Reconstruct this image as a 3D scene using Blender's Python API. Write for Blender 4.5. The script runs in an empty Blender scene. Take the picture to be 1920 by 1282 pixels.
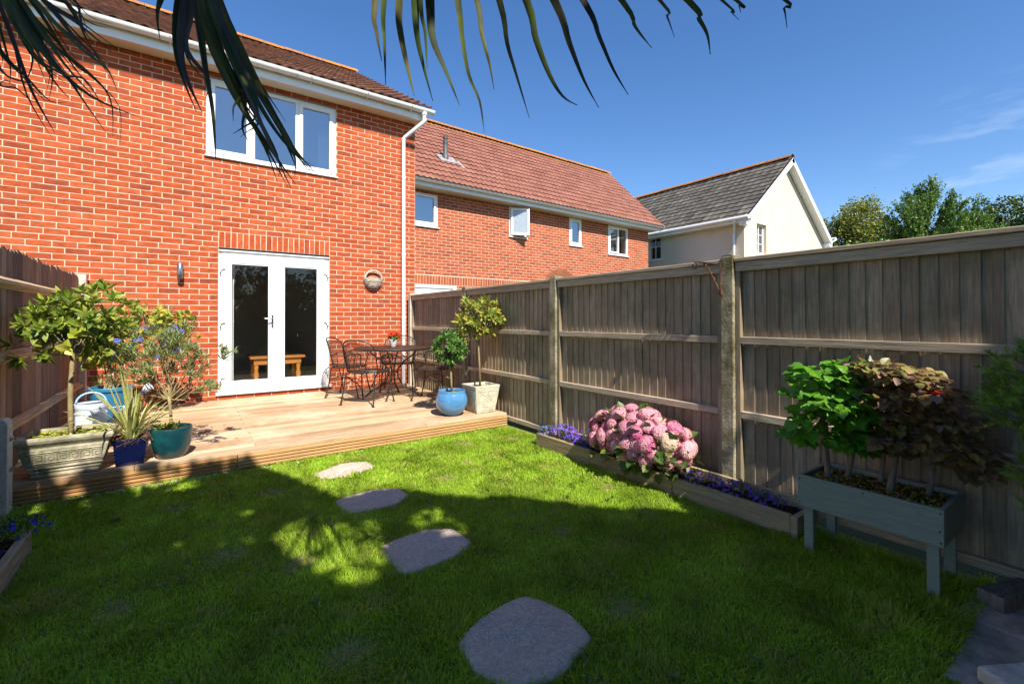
import bpy, math, random
import numpy as np
from mathutils import Vector, Matrix
random.seed(11); rng = np.random.default_rng(5)
R = math.radians
sc = bpy.context.scene
col = sc.collection

# ------------------------------------------------------------------ camera
cam_d = bpy.data.cameras.new('camera'); cam = bpy.data.objects.new('camera', cam_d); col.objects.link(cam)
cam_d.sensor_width = 36.0
cam_d.lens = 855.7 / 1920 * 36.0
cam_d.shift_y = -(641 - 592.1) / 1920
cam_d.clip_start = 0.05; cam_d.clip_end = 2000
CAM = Vector((-0.346, -7.667, 1.283))
cam.location = CAM
YAW, PITCH, ROLL = 0.6169, 0.0083, 0.0016
cam.rotation_mode = 'QUATERNION'
cam.rotation_quaternion = (Matrix.Rotation(-YAW, 3, 'Z') @ Matrix.Rotation(math.pi/2 + PITCH, 3, 'X') @ Matrix.Rotation(-ROLL, 3, 'Z')).to_quaternion()
sc.camera = cam

# ------------------------------------------------------------------ sun, sky, exposure
SUN_EL, SUN_AZ = R(47), R(7.0)      # azimuth measured from -Y towards -X
SD = Vector((-math.sin(SUN_AZ)*math.cos(SUN_EL), -math.cos(SUN_AZ)*math.cos(SUN_EL), math.sin(SUN_EL)))
sun_d = bpy.data.lights.new('sun', 'SUN'); sun = bpy.data.objects.new('sun', sun_d); col.objects.link(sun)
sun_d.energy = 5.0; sun_d.angle = R(0.55); sun_d.color = (1.0, 0.93, 0.82)
sun.rotation_mode = 'QUATERNION'; sun.rotation_quaternion = SD.to_track_quat('Z', 'Y'); sun.location = (0, -20, 20)
world = bpy.data.worlds.new('World'); sc.world = world; world.use_nodes = True
wn, wl_ = world.node_tree.nodes, world.node_tree.links
bg = wn['Background']; bg.inputs['Strength'].default_value = 0.108
sky = wn.new('ShaderNodeTexSky'); sky.sky_type = 'NISHITA'; sky.sun_disc = False
sky.sun_elevation = SUN_EL; sky.sun_rotation = math.pi + SUN_AZ
sky.air_density = 1.0; sky.dust_density = 0.25; sky.ozone_density = 3.0; sky.altitude = 0
tc = wn.new('ShaderNodeTexCoord'); mp = wn.new('ShaderNodeMapping'); mp.inputs['Scale'].default_value = (1.2, 3.0, 14)
mp.inputs['Rotation'].default_value = (0.12, 0.1, 0.3)
cn = wn.new('ShaderNodeTexNoise'); cn.inputs['Scale'].default_value = 2.2; cn.inputs['Detail'].default_value = 9; cn.inputs['Roughness'].default_value = .62
cr = wn.new('ShaderNodeValToRGB'); cr.color_ramp.elements[0].position = .50; cr.color_ramp.elements[1].position = .74
cr.color_ramp.elements[1].color = (.20, .20, .20, 1)
# the thin streaks of cloud lie low in the east only
dt = wn.new('ShaderNodeVectorMath'); dt.operation = 'DOT_PRODUCT'; dt.inputs[1].default_value = (.973, .12, .195)
wl_.new(tc.outputs['Generated'], dt.inputs[0]); dr = wn.new('ShaderNodeMapRange'); dr.inputs['From Min'].default_value = .984; dr.inputs['From Max'].default_value = .997
wl_.new(dt.outputs['Value'], dr.inputs['Value']); mm = wn.new('ShaderNodeMath'); mm.operation = 'MULTIPLY'; wl_.new(dr.outputs[0], mm.inputs[1])
wl_.new(tc.outputs['Generated'], mp.inputs['Vector']); wl_.new(mp.outputs[0], cn.inputs['Vector']); wl_.new(cn.outputs['Fac'], cr.inputs['Fac'])
mxs = wn.new('ShaderNodeMix'); mxs.data_type = 'RGBA'; mxs.inputs[7].default_value = (7.2, 7.6, 8.2, 1)
hs = wn.new('ShaderNodeHueSaturation'); hs.inputs['Saturation'].default_value = 1.22; hs.inputs['Hue'].default_value = .506; wl_.new(sky.outputs[0], hs.inputs['Color'])
wl_.new(cr.outputs['Color'], mm.inputs[0]); wl_.new(mm.outputs[0], mxs.inputs[0]); wl_.new(hs.outputs[0], mxs.inputs[6]); wl_.new(mxs.outputs[2], bg.inputs['Color'])
sc.view_settings.view_transform = 'Standard'; sc.view_settings.look = 'None'
sc.view_settings.exposure = 0.82; sc.view_settings.gamma = 1.0; sc.view_settings.use_curve_mapping = False
sc.cycles.max_bounces = 8; sc.cycles.transparent_max_bounces = 16
sc.cycles.use_denoising = True

# ------------------------------------------------------------------ materials
def mat(name, cols, mod=(.75, 1.2), scale=6, stretch=(1, 1, 1), rough=.6, bump=.2, bscale=None, bdist=.01, spec=.4, metal=0,
        transl=0, coat=0, stain=None, stain_scale=1.5, stain_pos=(.5, .7), world=False, rrange=0, iw=1.0, detail=6):
    """cols: colours that differ from piece to piece; mod: brightness range of the grain noise; stain: second colour in patches"""
    m = bpy.data.materials.new(name); m.use_nodes = True
    n, l = m.node_tree.nodes, m.node_tree.links
    p = n['Principled BSDF']; out = n['Material Output']
    oi = n.new('ShaderNodeObjectInfo'); ge = n.new('ShaderNodeNewGeometry')
    ad = n.new('ShaderNodeMath'); ad.operation = 'MULTIPLY_ADD'; ad.inputs[1].default_value = iw; l.new(oi.outputs['Random'], ad.inputs[2]); l.new(ge.outputs['Random Per Island'], ad.inputs[0])
    fr = n.new('ShaderNodeMath'); fr.operation = 'FRACT'; l.new(ad.outputs[0], fr.inputs[0])
    t = n.new('ShaderNodeTexCoord'); of = n.new('ShaderNodeVectorMath'); of.operation = 'MULTIPLY_ADD'
    if world: l.new(ge.outputs['Position'], of.inputs[2])
    else:
        l.new(t.outputs['Object'], of.inputs[2])
    of.inputs[1].default_value = (0, 0, 0) if world else (31, 17, 23); l.new(fr.outputs[0], of.inputs[0])
    ma = n.new('ShaderNodeMapping'); ma.inputs['Scale'].default_value = stretch; l.new(of.outputs[0], ma.inputs['Vector'])
    no = n.new('ShaderNodeTexNoise'); no.inputs['Scale'].default_value = scale; no.inputs['Detail'].default_value = detail; no.inputs['Roughness'].default_value = .65
    l.new(ma.outputs[0], no.inputs['Vector'])
    rp = n.new('ShaderNodeValToRGB'); e = rp.color_ramp.elements
    for i, c in enumerate(cols):
        pos = i/(len(cols)-1) if len(cols) > 1 else 0
        if i == 0: e[0].position = 0; e[0].color = (*c, 1)
        elif i == len(cols)-1: e[-1].position = 1; e[-1].color = (*c, 1)
        else: q = e.new(pos); q.color = (*c, 1)
    if len(cols) == 1: e[1].color = (*cols[0], 1)
    l.new(fr.outputs[0], rp.inputs['Fac'])
    mr = n.new('ShaderNodeMapRange'); mr.inputs['From Min'].default_value = .28; mr.inputs['From Max'].default_value = .72
    mr.inputs['To Min'].default_value = mod[0]; mr.inputs['To Max'].default_value = mod[1]; l.new(no.outputs['Fac'], mr.inputs['Value'])
    mu = n.new('ShaderNodeVectorMath'); mu.operation = 'SCALE'; l.new(rp.outputs['Color'], mu.inputs[0]); l.new(mr.outputs[0], mu.inputs['Scale'])
    c_out = mu.outputs[0]
    if stain:
        n2 = n.new('ShaderNodeTexNoise'); n2.inputs['Scale'].default_value = stain_scale; n2.inputs['Detail'].default_value = 8; n2.inputs['Roughness'].default_value = .7
        l.new(ge.outputs['Position'], n2.inputs['Vector'])
        r2 = n.new('ShaderNodeMapRange'); r2.inputs['From Min'].default_value = stain_pos[0]; r2.inputs['From Max'].default_value = stain_pos[1]; l.new(n2.outputs['Fac'], r2.inputs['Value'])
        mx = n.new('ShaderNodeMix'); mx.data_type = 'RGBA'; mx.inputs[7].default_value = (*stain, 1)
        l.new(r2.outputs[0], mx.inputs[0]); l.new(c_out, mx.inputs[6]); c_out = mx.outputs[2]
    l.new(c_out, p.inputs['Base Color'])
    p.inputs['Roughness'].default_value = rough; p.inputs['Metallic'].default_value = metal
    p.inputs['Specular IOR Level'].default_value = spec; p.inputs['Coat Weight'].default_value = coat; p.inputs['Coat Roughness'].default_value = .08
    if rrange:
        m3 = n.new('ShaderNodeMapRange'); m3.inputs['To Min'].default_value = rough-rrange; m3.inputs['To Max'].default_value = rough+rrange
        l.new(no.outputs['Fac'], m3.inputs['Value']); l.new(m3.outputs[0], p.inputs['Roughness'])
    if bump:
        b = n.new('ShaderNodeBump'); b.inputs['Strength'].default_value = bump; b.inputs['Distance'].default_value = bdist
        if bscale:
            nb = n.new('ShaderNodeTexNoise'); nb.inputs['Scale'].default_value = bscale; nb.inputs['Detail'].default_value = 5; l.new(ma.outputs[0], nb.inputs['Vector']); l.new(nb.outputs['Fac'], b.inputs['Height'])
        else: l.new(no.outputs['Fac'], b.inputs['Height'])
        l.new(b.outputs[0], p.inputs['Normal'])
    if transl:
        tr = n.new('ShaderNodeBsdfTranslucent'); ms = n.new('ShaderNodeMixShader'); ms.inputs[0].default_value = transl
        l.new(c_out, tr.inputs['Color']); l.new(p.outputs[0], ms.inputs[1]); l.new(tr.outputs[0], ms.inputs[2]); l.new(ms.outputs[0], out.inputs['Surface'])
    return m

def glass_mat(name, tint=(.9, .95, .95), ior=1.6, add=.0):
    m = bpy.data.materials.new(name); m.use_nodes = True
    n, l = m.node_tree.nodes, m.node_tree.links
    n.remove(n['Principled BSDF']); out = n['Material Output']
    tr = n.new('ShaderNodeBsdfTransparent'); tr.inputs[0].default_value = (*tint, 1)
    gl = n.new('ShaderNodeBsdfGlossy'); gl.inputs['Roughness'].default_value = .01
    fr = n.new('ShaderNodeFresnel'); ge = n.new('ShaderNodeNewGeometry'); mi = n.new('ShaderNodeMapRange')   # same reflectance from both faces of the pane
    mi.inputs['To Min'].default_value = ior; mi.inputs['To Max'].default_value = 1/ior; l.new(ge.outputs['Backfacing'], mi.inputs['Value']); l.new(mi.outputs[0], fr.inputs['IOR'])
    ad = n.new('ShaderNodeMath'); ad.operation = 'ADD'; ad.inputs[1].default_value = add; ad.use_clamp = True; l.new(fr.outputs[0], ad.inputs[0])
    mx = n.new('ShaderNodeMixShader'); l.new(ad.outputs[0], mx.inputs[0]); l.new(tr.outputs[0], mx.inputs[1]); l.new(gl.outputs[0], mx.inputs[2])
    l.new(mx.outputs[0], out.inputs['Surface'])
    return m

M = {}
M['brick'] = mat('red_brick', [(.39, .078, .025), (.43, .092, .031), (.34, .064, .022), (.41, .084, .027), (.45, .108, .040), (.28, .058, .027)], (.66, 1.25), 9, (1, 1, 2.4), .85, .7, 26, .006, .15,
                 stain=(.58, .24, .13), stain_scale=7, stain_pos=(.64, .9))
M['brick_far'] = mat('orange_brick', [(.37, .095, .038), (.42, .112, .046), (.31, .076, .035), (.39, .103, .041), (.26, .068, .038)], (.8, 1.2), 9, (1, 1, 2), .85, .4, None, .004, .15)
M['mortar'] = mat('mortar', [(.62, .50, .37)], (.85, 1.1), 30, rough=.95, bump=.3, world=True, spec=.1)
M['mortar_far'] = mat('mortar_far', [(.62, .49, .37)], (.85, 1.1), 30, rough=.95, bump=.3, world=True, spec=.1)
M['upvc'] = mat('white_plastic', [(.80, .80, .80)], (.97, 1.02), 3, rough=.32, bump=0, spec=.5)
M['upvc_old'] = mat('weathered_white_plastic', [(.78, .78, .76)], (.93, 1.03), 4, rough=.45, bump=0, spec=.4, stain=(.34, .33, .27), stain_scale=7, stain_pos=(.56, .85))
M['soffit'] = mat('cream_soffit', [(.70, .62, .50)], (.95, 1.05), 2, rough=.6, bump=0)
M['glass'] = glass_mat('door_glass', (.93, .95, .94), 1.45, .0)
M['glass_sky'] = glass_mat('window_glass', (.5, .6, .62), 1.7, .30)
M['steel'] = mat('brushed_steel', [(.42, .42, .42)], (.85, 1.1), 40, (1, 1, .1), .32, .05, metal=1)
M['black'] = mat('black_plastic_and_shade', [(.015, .015, .016)], (.8, 1.2), 10, rough=.4, bump=0)  # black for plastic parts, and for shade in gaps and openings
M['lead'] = mat('grey_lead', [(.30, .31, .32)], (.7, 1.2), 14, rough=.6, bump=.3)
M['flue'] = mat('dark_flue', [(.07, .075, .08)], (.8, 1.3), 10, rough=.5, bump=.1)
M['tile_red'] = mat('red_roof_tile', [(.235, .098, .070), (.275, .12, .088), (.205, .085, .063), (.255, .11, .078)], (.75, 1.25), 12, rough=.85, bump=.4, spec=.15, stain=(.34, .19, .15), stain_scale=3, stain_pos=(.5, .9))
M['tile_brown'] = mat('brown_roof_tile', [(.13, .06, .042), (.18, .085, .05), (.09, .045, .038), (.21, .10, .06)], (.7, 1.3), 12, rough=.85, bump=.4, spec=.15)
M['tile_grey'] = mat('grey_roof_tile', [(.085, .078, .068), (.12, .108, .092), (.065, .06, .053), (.16, .142, .12)], (.65, 1.4), 14, rough=.85, bump=.5, spec=.15, stain=(.42, .40, .34), stain_scale=6, stain_pos=(.58, .75))
M['lichen'] = mat('lichen_ridge', [(.50, .21, .035), (.42, .17, .04), (.36, .15, .06)], (.6, 1.3), 22, rough=.9, bump=.5, spec=.1, stain=(.25, .12, .07), stain_scale=8, stain_pos=(.5, .65))
M['lichen_tile'] = mat('lichen_spotted_tile', [(.40, .18, .05), (.28, .12, .07), (.34, .15, .06)], (.6, 1.3), 22, rough=.9, bump=.5, spec=.1, stain=(.25, .11, .07), stain_scale=6, stain_pos=(.45, .6))
M['lace_glass'] = mat('patterned_glass', [(.33, .38, .42)], (.6, 1.3), 60, rough=.15, bump=.3, spec=.8, coat=.6)
M['render'] = mat('cream_render', [(.66, .57, .46)], (.90, 1.05), 1.2, (1, 1, .35), .9, .3, 120, .004, .1, stain=(.56, .47, .35), stain_scale=1.3, stain_pos=(.48, .8))
M['fence'] = mat('weathered_fence_wood', [(.31, .235, .155), (.38, .29, .20), (.25, .188, .125), (.43, .33, .225), (.33, .265, .185)], (.55, 1.45), 9, (9, 9, .55), .82, .55, None, .006, .2,
                 stain=(.18, .16, .10), stain_scale=2.2, stain_pos=(.44, .68))
M['fence_h'] = mat('weathered_rail_wood', [(.42, .34, .24), (.48, .39, .28), (.35, .28, .20)], (.6, 1.4), 9, (9, .55, 9), .8, .55, None, .006, .2)
M['fence_l'] = mat('dark_brown_pale', [(.20, .125, .088), (.34, .22, .155), (.12, .085, .068), (.42, .26, .17), (.16, .12, .10), (.30, .17, .11)], (.55, 1.45), 9, (9, 9, .6), .85, .5, None, .006, .2)
M['rail_l'] = mat('pale_arris_rail', [(.55, .40, .24), (.48, .34, .20)], (.6, 1.35), 7, (9, .5, 9), .8, .4, None, .006, .2)
M['conc'] = mat('concrete_post', [(.42, .37, .26), (.47, .42, .31)], (.6, 1.35), 55, rough=.95, bump=.9, bdist=.012, spec=.1, stain=(.13, .115, .05), stain_scale=5, stain_pos=(.36, .64))
M['conc_pale'] = mat('pale_concrete', [(.62, .55, .44)], (.75, 1.15), 45, rough=.95, bump=.6, bdist=.006, spec=.1, stain=(.33, .29, .22), stain_scale=5, stain_pos=(.5, .75))
M['deck'] = mat('larch_deck_board', [(.31, .195, .11), (.50, .35, .215), (.38, .245, .145), (.58, .43, .28), (.34, .215, .12), (.46, .31, .18)], (.55, 1.35), 7, (.45, 11, 11), .7, .35, None, .004, .25, stain=(.70, .55, .40), stain_scale=1.4, stain_pos=(.5, .85))
M['deck_side'] = mat('deck_fascia', [(.44, .24, .09), (.52, .31, .14)], (.66, 1.2), 7, (.45, 11, 11), .7, .35, None, .004, .25, stain=(.33, .22, .10), stain_scale=3, stain_pos=(.5, .8))
M['bedwood'] = mat('weathered_bed_timber', [(.34, .245, .13), (.40, .31, .19), (.30, .22, .12)], (.6, 1.3), 7, (9, .6, 9), .8, .4, None, .005, .2, stain=(.22, .20, .14), stain_scale=3, stain_pos=(.5, .75))
M['sage'] = mat('sage_blue_paint', [(.25, .29, .23)], (.85, 1.12), 8, (6, .6, 6), .6, .25, None, .003, .3, stain=(.12, .17, .15), stain_scale=9, stain_pos=(.6, .8))
M['soil'] = mat('dark_soil', [(.045, .03, .02), (.07, .045, .03), (.03, .02, .014)], (.4, 1.6), 40, rough=.95, bump=1.0, bdist=.03, spec=.1)
M['moss'] = mat('mossy_soil', [(.06, .042, .02), (.08, .07, .02), (.09, .06, .035)], (.4, 1.7), 30, rough=.95, bump=1.0, bdist=.03, spec=.1, stain=(.07, .085, .015), stain_scale=12, stain_pos=(.45, .65))
M['lawn'] = mat('lawn_soil', [(.19, .25, .045)], (.5, 1.5), 30, rough=.95, bump=1.0, bdist=.03, spec=.1, world=True, stain=(.16, .12, .06), stain_scale=2.2, stain_pos=(.58, .72))
M['ground'] = mat('far_ground', [(.06, .08, .03)], (.6, 1.3), .6, rough=.95, bump=.3, world=True, spec=.1)
M['stone'] = mat('stepping_stone', [(.52, .41, .31), (.58, .46, .35)], (.7, 1.2), 45, rough=.85, bump=1.0, bdist=.01, spec=.25, world=True, stain=(.40, .32, .26), stain_scale=7, stain_pos=(.45, .75))
M['sparkle'] = mat('stone_grit', [(.82, .78, .72), (.60, .56, .52), (.9, .88, .85)], (.9, 1.1), 30, rough=.4, bump=0, spec=.6)
M['slab'] = mat('paving_slab', [(.42, .34, .27), (.48, .39, .31)], (.7, 1.2), 18, rough=.85, bump=.6, bdist=.006, spec=.2, stain=(.12, .12, .09), stain_scale=5, stain_pos=(.45, .75))
M['trough'] = mat('mossy_stone_trough', [(.50, .45, .33)], (.5, 1.3), 14, rough=.95, bump=.8, bdist=.008, spec=.1, world=True, stain=(.15, .155, .085), stain_scale=5, stain_pos=(.42, .66))
M['urn'] = mat('weathered_stone_pot', [(.60, .57, .46)], (.7, 1.15), 16, rough=.95, bump=.8, bdist=.008, spec=.1, world=True, stain=(.30, .29, .16), stain_scale=7, stain_pos=(.5, .72))
M['navy'] = mat('navy_glaze', [(.004, .007, .042)], (.8, 1.3), 6, rough=.16, bump=.05, spec=.6, coat=.8)
M['teal'] = mat('teal_glaze', [(.005, .045, .060)], (.7, 1.3), 5, rough=.35, bump=.12, spec=.45, coat=.25, stain=(.01, .13, .12), stain_scale=5, stain_pos=(.5, .8))
M['skyblue'] = mat('blue_glaze', [(.075, .23, .46)], (.85, 1.15), 4, rough=.2, bump=.04, spec=.6, coat=.6, stain=(.12, .33, .58), stain_scale=5, stain_pos=(.5, .8))
M['tub'] = mat('blue_tub', [(.03, .19, .34)], (.85, 1.1), 4, rough=.45, bump=.03)
M['can'] = mat('pale_blue_enamel', [(.34, .52, .78)], (.95, 1.05), 4, rough=.4, bump=0, spec=.5)
M['can_pale'] = mat('white_blue_enamel', [(.66, .76, .88)], (.95, 1.05), 4, rough=.4, bump=0, spec=.5)
M['iron'] = mat('bronze_iron', [(.040, .032, .028)], (.8, 1.4), 20, rough=.42, bump=.05, spec=.5, metal=.3)
M['mesh'] = mat('brown_iron_mesh', [(.10, .050, .030)], (.8, 1.3), 20, rough=.5, bump=0, metal=.2)
M['rust'] = mat('rusty_iron', [(.12, .045, .022), (.05, .03, .025)], (.5, 1.6), 30, rough=.8, bump=.4)
M['terracotta'] = mat('terracotta', [(.30, .11, .05)], (.7, 1.2), 12, rough=.9, bump=.3)
M['white_pot'] = mat('white_ceramic', [(.70, .72, .70)], (.9, 1.05), 5, rough=.3, bump=0, coat=.3)
M['wicker'] = mat('pale_wicker', [(.46, .40, .30), (.58, .52, .42), (.30, .25, .19)], (.6, 1.2), 20, rough=.8, bump=.3)
M['bark'] = mat('pale_bark', [(.30, .24, .12)], (.6, 1.3), 14, (3, 3, 1), .85, .5, None, .004, .15)
M['bark_g'] = mat('grey_bark', [(.22, .18, .14)], (.5, 1.4), 16, (3, 3, 1), .85, .6, None, .005, .15)
M['bark_t'] = mat('tree_bark', [(.10, .075, .055)], (.5, 1.4), 8, (3, 3, .6), .9, .6, None, .02, .1)
G = lambda *a, **k: mat(*a, **{**dict(rough=.42, bump=.12, spec=.45, transl=.28, scale=12), **k})
M['bay'] = G('bay_leaf', [(.12, .20, .022), (.18, .28, .03), (.27, .34, .04), (.085, .15, .02), (.40, .40, .06), (.14, .22, .025)], (.8, 1.2))
M['bay_y'] = G('yellowing_bay_leaf', [(.28, .33, .04), (.46, .41, .06), (.17, .25, .03), (.12, .19, .025), (.55, .46, .09), (.22, .29, .035)], (.8, 1.2))
M['bay_d'] = G('dark_bay_leaf', [(.06, .16, .025), (.09, .21, .035), (.16, .30, .05), (.045, .12, .022)], (.8, 1.2))
M['hydr_leaf'] = G('hydrangea_leaf', [(.05, .11, .02), (.09, .16, .03), (.17, .18, .03)], (.8, 1.2))
M['yg_leaf'] = G('yellow_green_leaf', [(.40, .44, .05), (.26, .34, .04), (.50, .46, .07), (.16, .24, .03)], (.8, 1.2))
M['olive'] = G('grey_green_leaf', [(.20, .26, .10), (.28, .33, .14), (.14, .19, .07), (.34, .38, .10)], (.8, 1.2))
M['phorm'] = G('striped_strap_leaf', [(.60, .62, .22), (.46, .50, .14), (.70, .68, .34), (.32, .38, .10), (.50, .38, .16)], (.7, 1.2), stretch=(6, .5, 6))
M['hazel'] = G('lime_hazel_leaf', [(.10, .29, .012), (.14, .36, .02), (.07, .21, .012), (.19, .42, .03)], (.8, 1.2), transl=.4)
M['bronze'] = G('bronze_beech_leaf', [(.22, .11, .045), (.34, .22, .05), (.15, .07, .045), (.42, .30, .10), (.22, .24, .06), (.34, .16, .13), (.12, .09, .03)], (.8, 1.2), transl=.3)
M['red_leaf'] = G('red_leaf', [(.55, .03, .015), (.40, .03, .02)], (.8, 1.2), transl=.4)
M['pale_leaf'] = G('silver_leaf', [(.45, .47, .40), (.38, .42, .33)], (.8, 1.2))
M['pine'] = G('pine_needle', [(.16, .30, .03), (.26, .40, .04), (.10, .21, .03)], (.8, 1.2), transl=.15, bump=0)
M['pine_far'] = G('far_pine_foliage', [(.09, .18, .022), (.13, .24, .03), (.06, .125, .02), (.20, .30, .04)], (.7, 1.3), transl=.2, bump=0)
M['birch_far'] = G('far_birch_foliage', [(.19, .22, .03), (.27, .30, .04), (.12, .16, .025), (.34, .34, .06)], (.7, 1.3), transl=.25, bump=0)
M['dark_far'] = G('far_dark_foliage', [(.05, .09, .02), (.08, .13, .025), (.12, .17, .03)], (.7, 1.3), transl=.15, bump=0)
M['palm'] = G('palm_segment', [(.035, .055, .012), (.055, .075, .012), (.022, .035, .012), (.075, .075, .012), (.04, .032, .018)], (.4, 1.7), stretch=(1, 1, 1), scale=7, transl=.06, rough=.6, spec=.15,
              stain=(.12, .10, .012), stain_scale=18, stain_pos=(.62, .75))
M['palm_dry'] = G('dry_palm_segment', [(.045, .032, .022), (.065, .050, .038), (.03, .022, .018)], (.6, 1.4), transl=.05, rough=.7)
M['grass'] = G('grass_blade', [(.30, .48, .025), (.37, .56, .035), (.21, .39, .02), (.54, .60, .10), (.33, .50, .03), (.25, .45, .03)], (.6, 1.4), transl=.48, bump=0, scale=2.6, rough=.5, spec=.25, world=True,
               stain=(.56, .46, .16), stain_scale=3.1, stain_pos=(.55, .74))
M['pink'] = G('pink_floret', [(.82, .34, .46), (.86, .46, .54), (.78, .24, .40), (.86, .56, .58), (.82, .40, .50), (.68, .12, .34), (.84, .50, .54)], (.9, 1.1), transl=.3, bump=0, rough=.6, iw=.10, stain=(.82, .68, .50), stain_scale=11, stain_pos=(.50, .70))
M['cream_fl'] = G('cream_floret', [(.78, .64, .44), (.74, .52, .42), (.70, .60, .36)], (.9, 1.1), transl=.3, bump=0, rough=.6)
M['violet'] = G('violet_flower', [(.16, .07, .62), (.22, .10, .72), (.11, .045, .50), (.30, .16, .70)], (.9, 1.1), transl=.3, bump=0, rough=.6)
M['blue_fl'] = G('blue_flower', [(.035, .04, .55), (.05, .06, .70), (.03, .03, .42)], (.9, 1.1), transl=.3, bump=0, rough=.6)
M['plumb'] = G('lavender_blue_flower', [(.16, .20, .62), (.24, .28, .70), (.12, .14, .52)], (.9, 1.1), transl=.3, bump=0, rough=.6)
M['redfl'] = G('red_flower', [(.70, .04, .02), (.80, .10, .02), (.60, .02, .03)], (.9, 1.1), transl=.3, bump=0, rough=.6)
M['herb'] = G('small_dark_leaf', [(.03, .06, .02), (.05, .10, .025), (.07, .13, .03)], (.8, 1.2))
M['wall_in'] = mat('room_wall', [(.42, .40, .37)], (.9, 1.1), 2, rough=.9, bump=0)
M['floor_in'] = mat('room_floor', [(.75, .72, .66)], (.8, 1.1), 5, (.4, 6, 6), .6, .1)
M['orange_wood'] = mat('orange_pine', [(.50, .19, .045)], (.75, 1.2), 8, (.5, 6, 6), .35, .1, coat=.3)
M['curtain'] = mat('pale_curtain', [(.66, .66, .62)], (.85, 1.1), 14, (6, 6, .2), .9, .2)
M['gravel'] = mat('pale_gravel', [(.50, .46, .40), (.34, .29, .25), (.66, .64, .60), (.28, .20, .15)], (.8, 1.2), 30, rough=.9, bump=.3)
M['dry'] = mat('fallen_leaf', [(.30, .15, .06), (.18, .08, .04)], (.7, 1.2), 20, rough=.8, bump=.2)

# ------------------------------------------------------------------ building helpers
def tag(o, label=None, cat=None, group=None, kind=None):
    if label: o['label'] = label
    if cat: o['category'] = cat
    if group: o['group'] = group
    if kind: o['kind'] = kind
    return o
def wloc(o):
    v = Vector((0, 0, 0))
    while o: v += o.location; o = o.parent
    return v
def thing(name, loc, label, cat, group=None, rz=0):
    o = bpy.data.objects.new(name, None); o.location = loc; o.rotation_euler = (0, 0, rz); o.empty_display_size = .1
    col.objects.link(o); return tag(o, label, cat, group)
def link(name, me, parent=None):
    o = bpy.data.objects.new(name, me); col.objects.link(o)
    if parent: o.parent = parent
    return o

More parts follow.
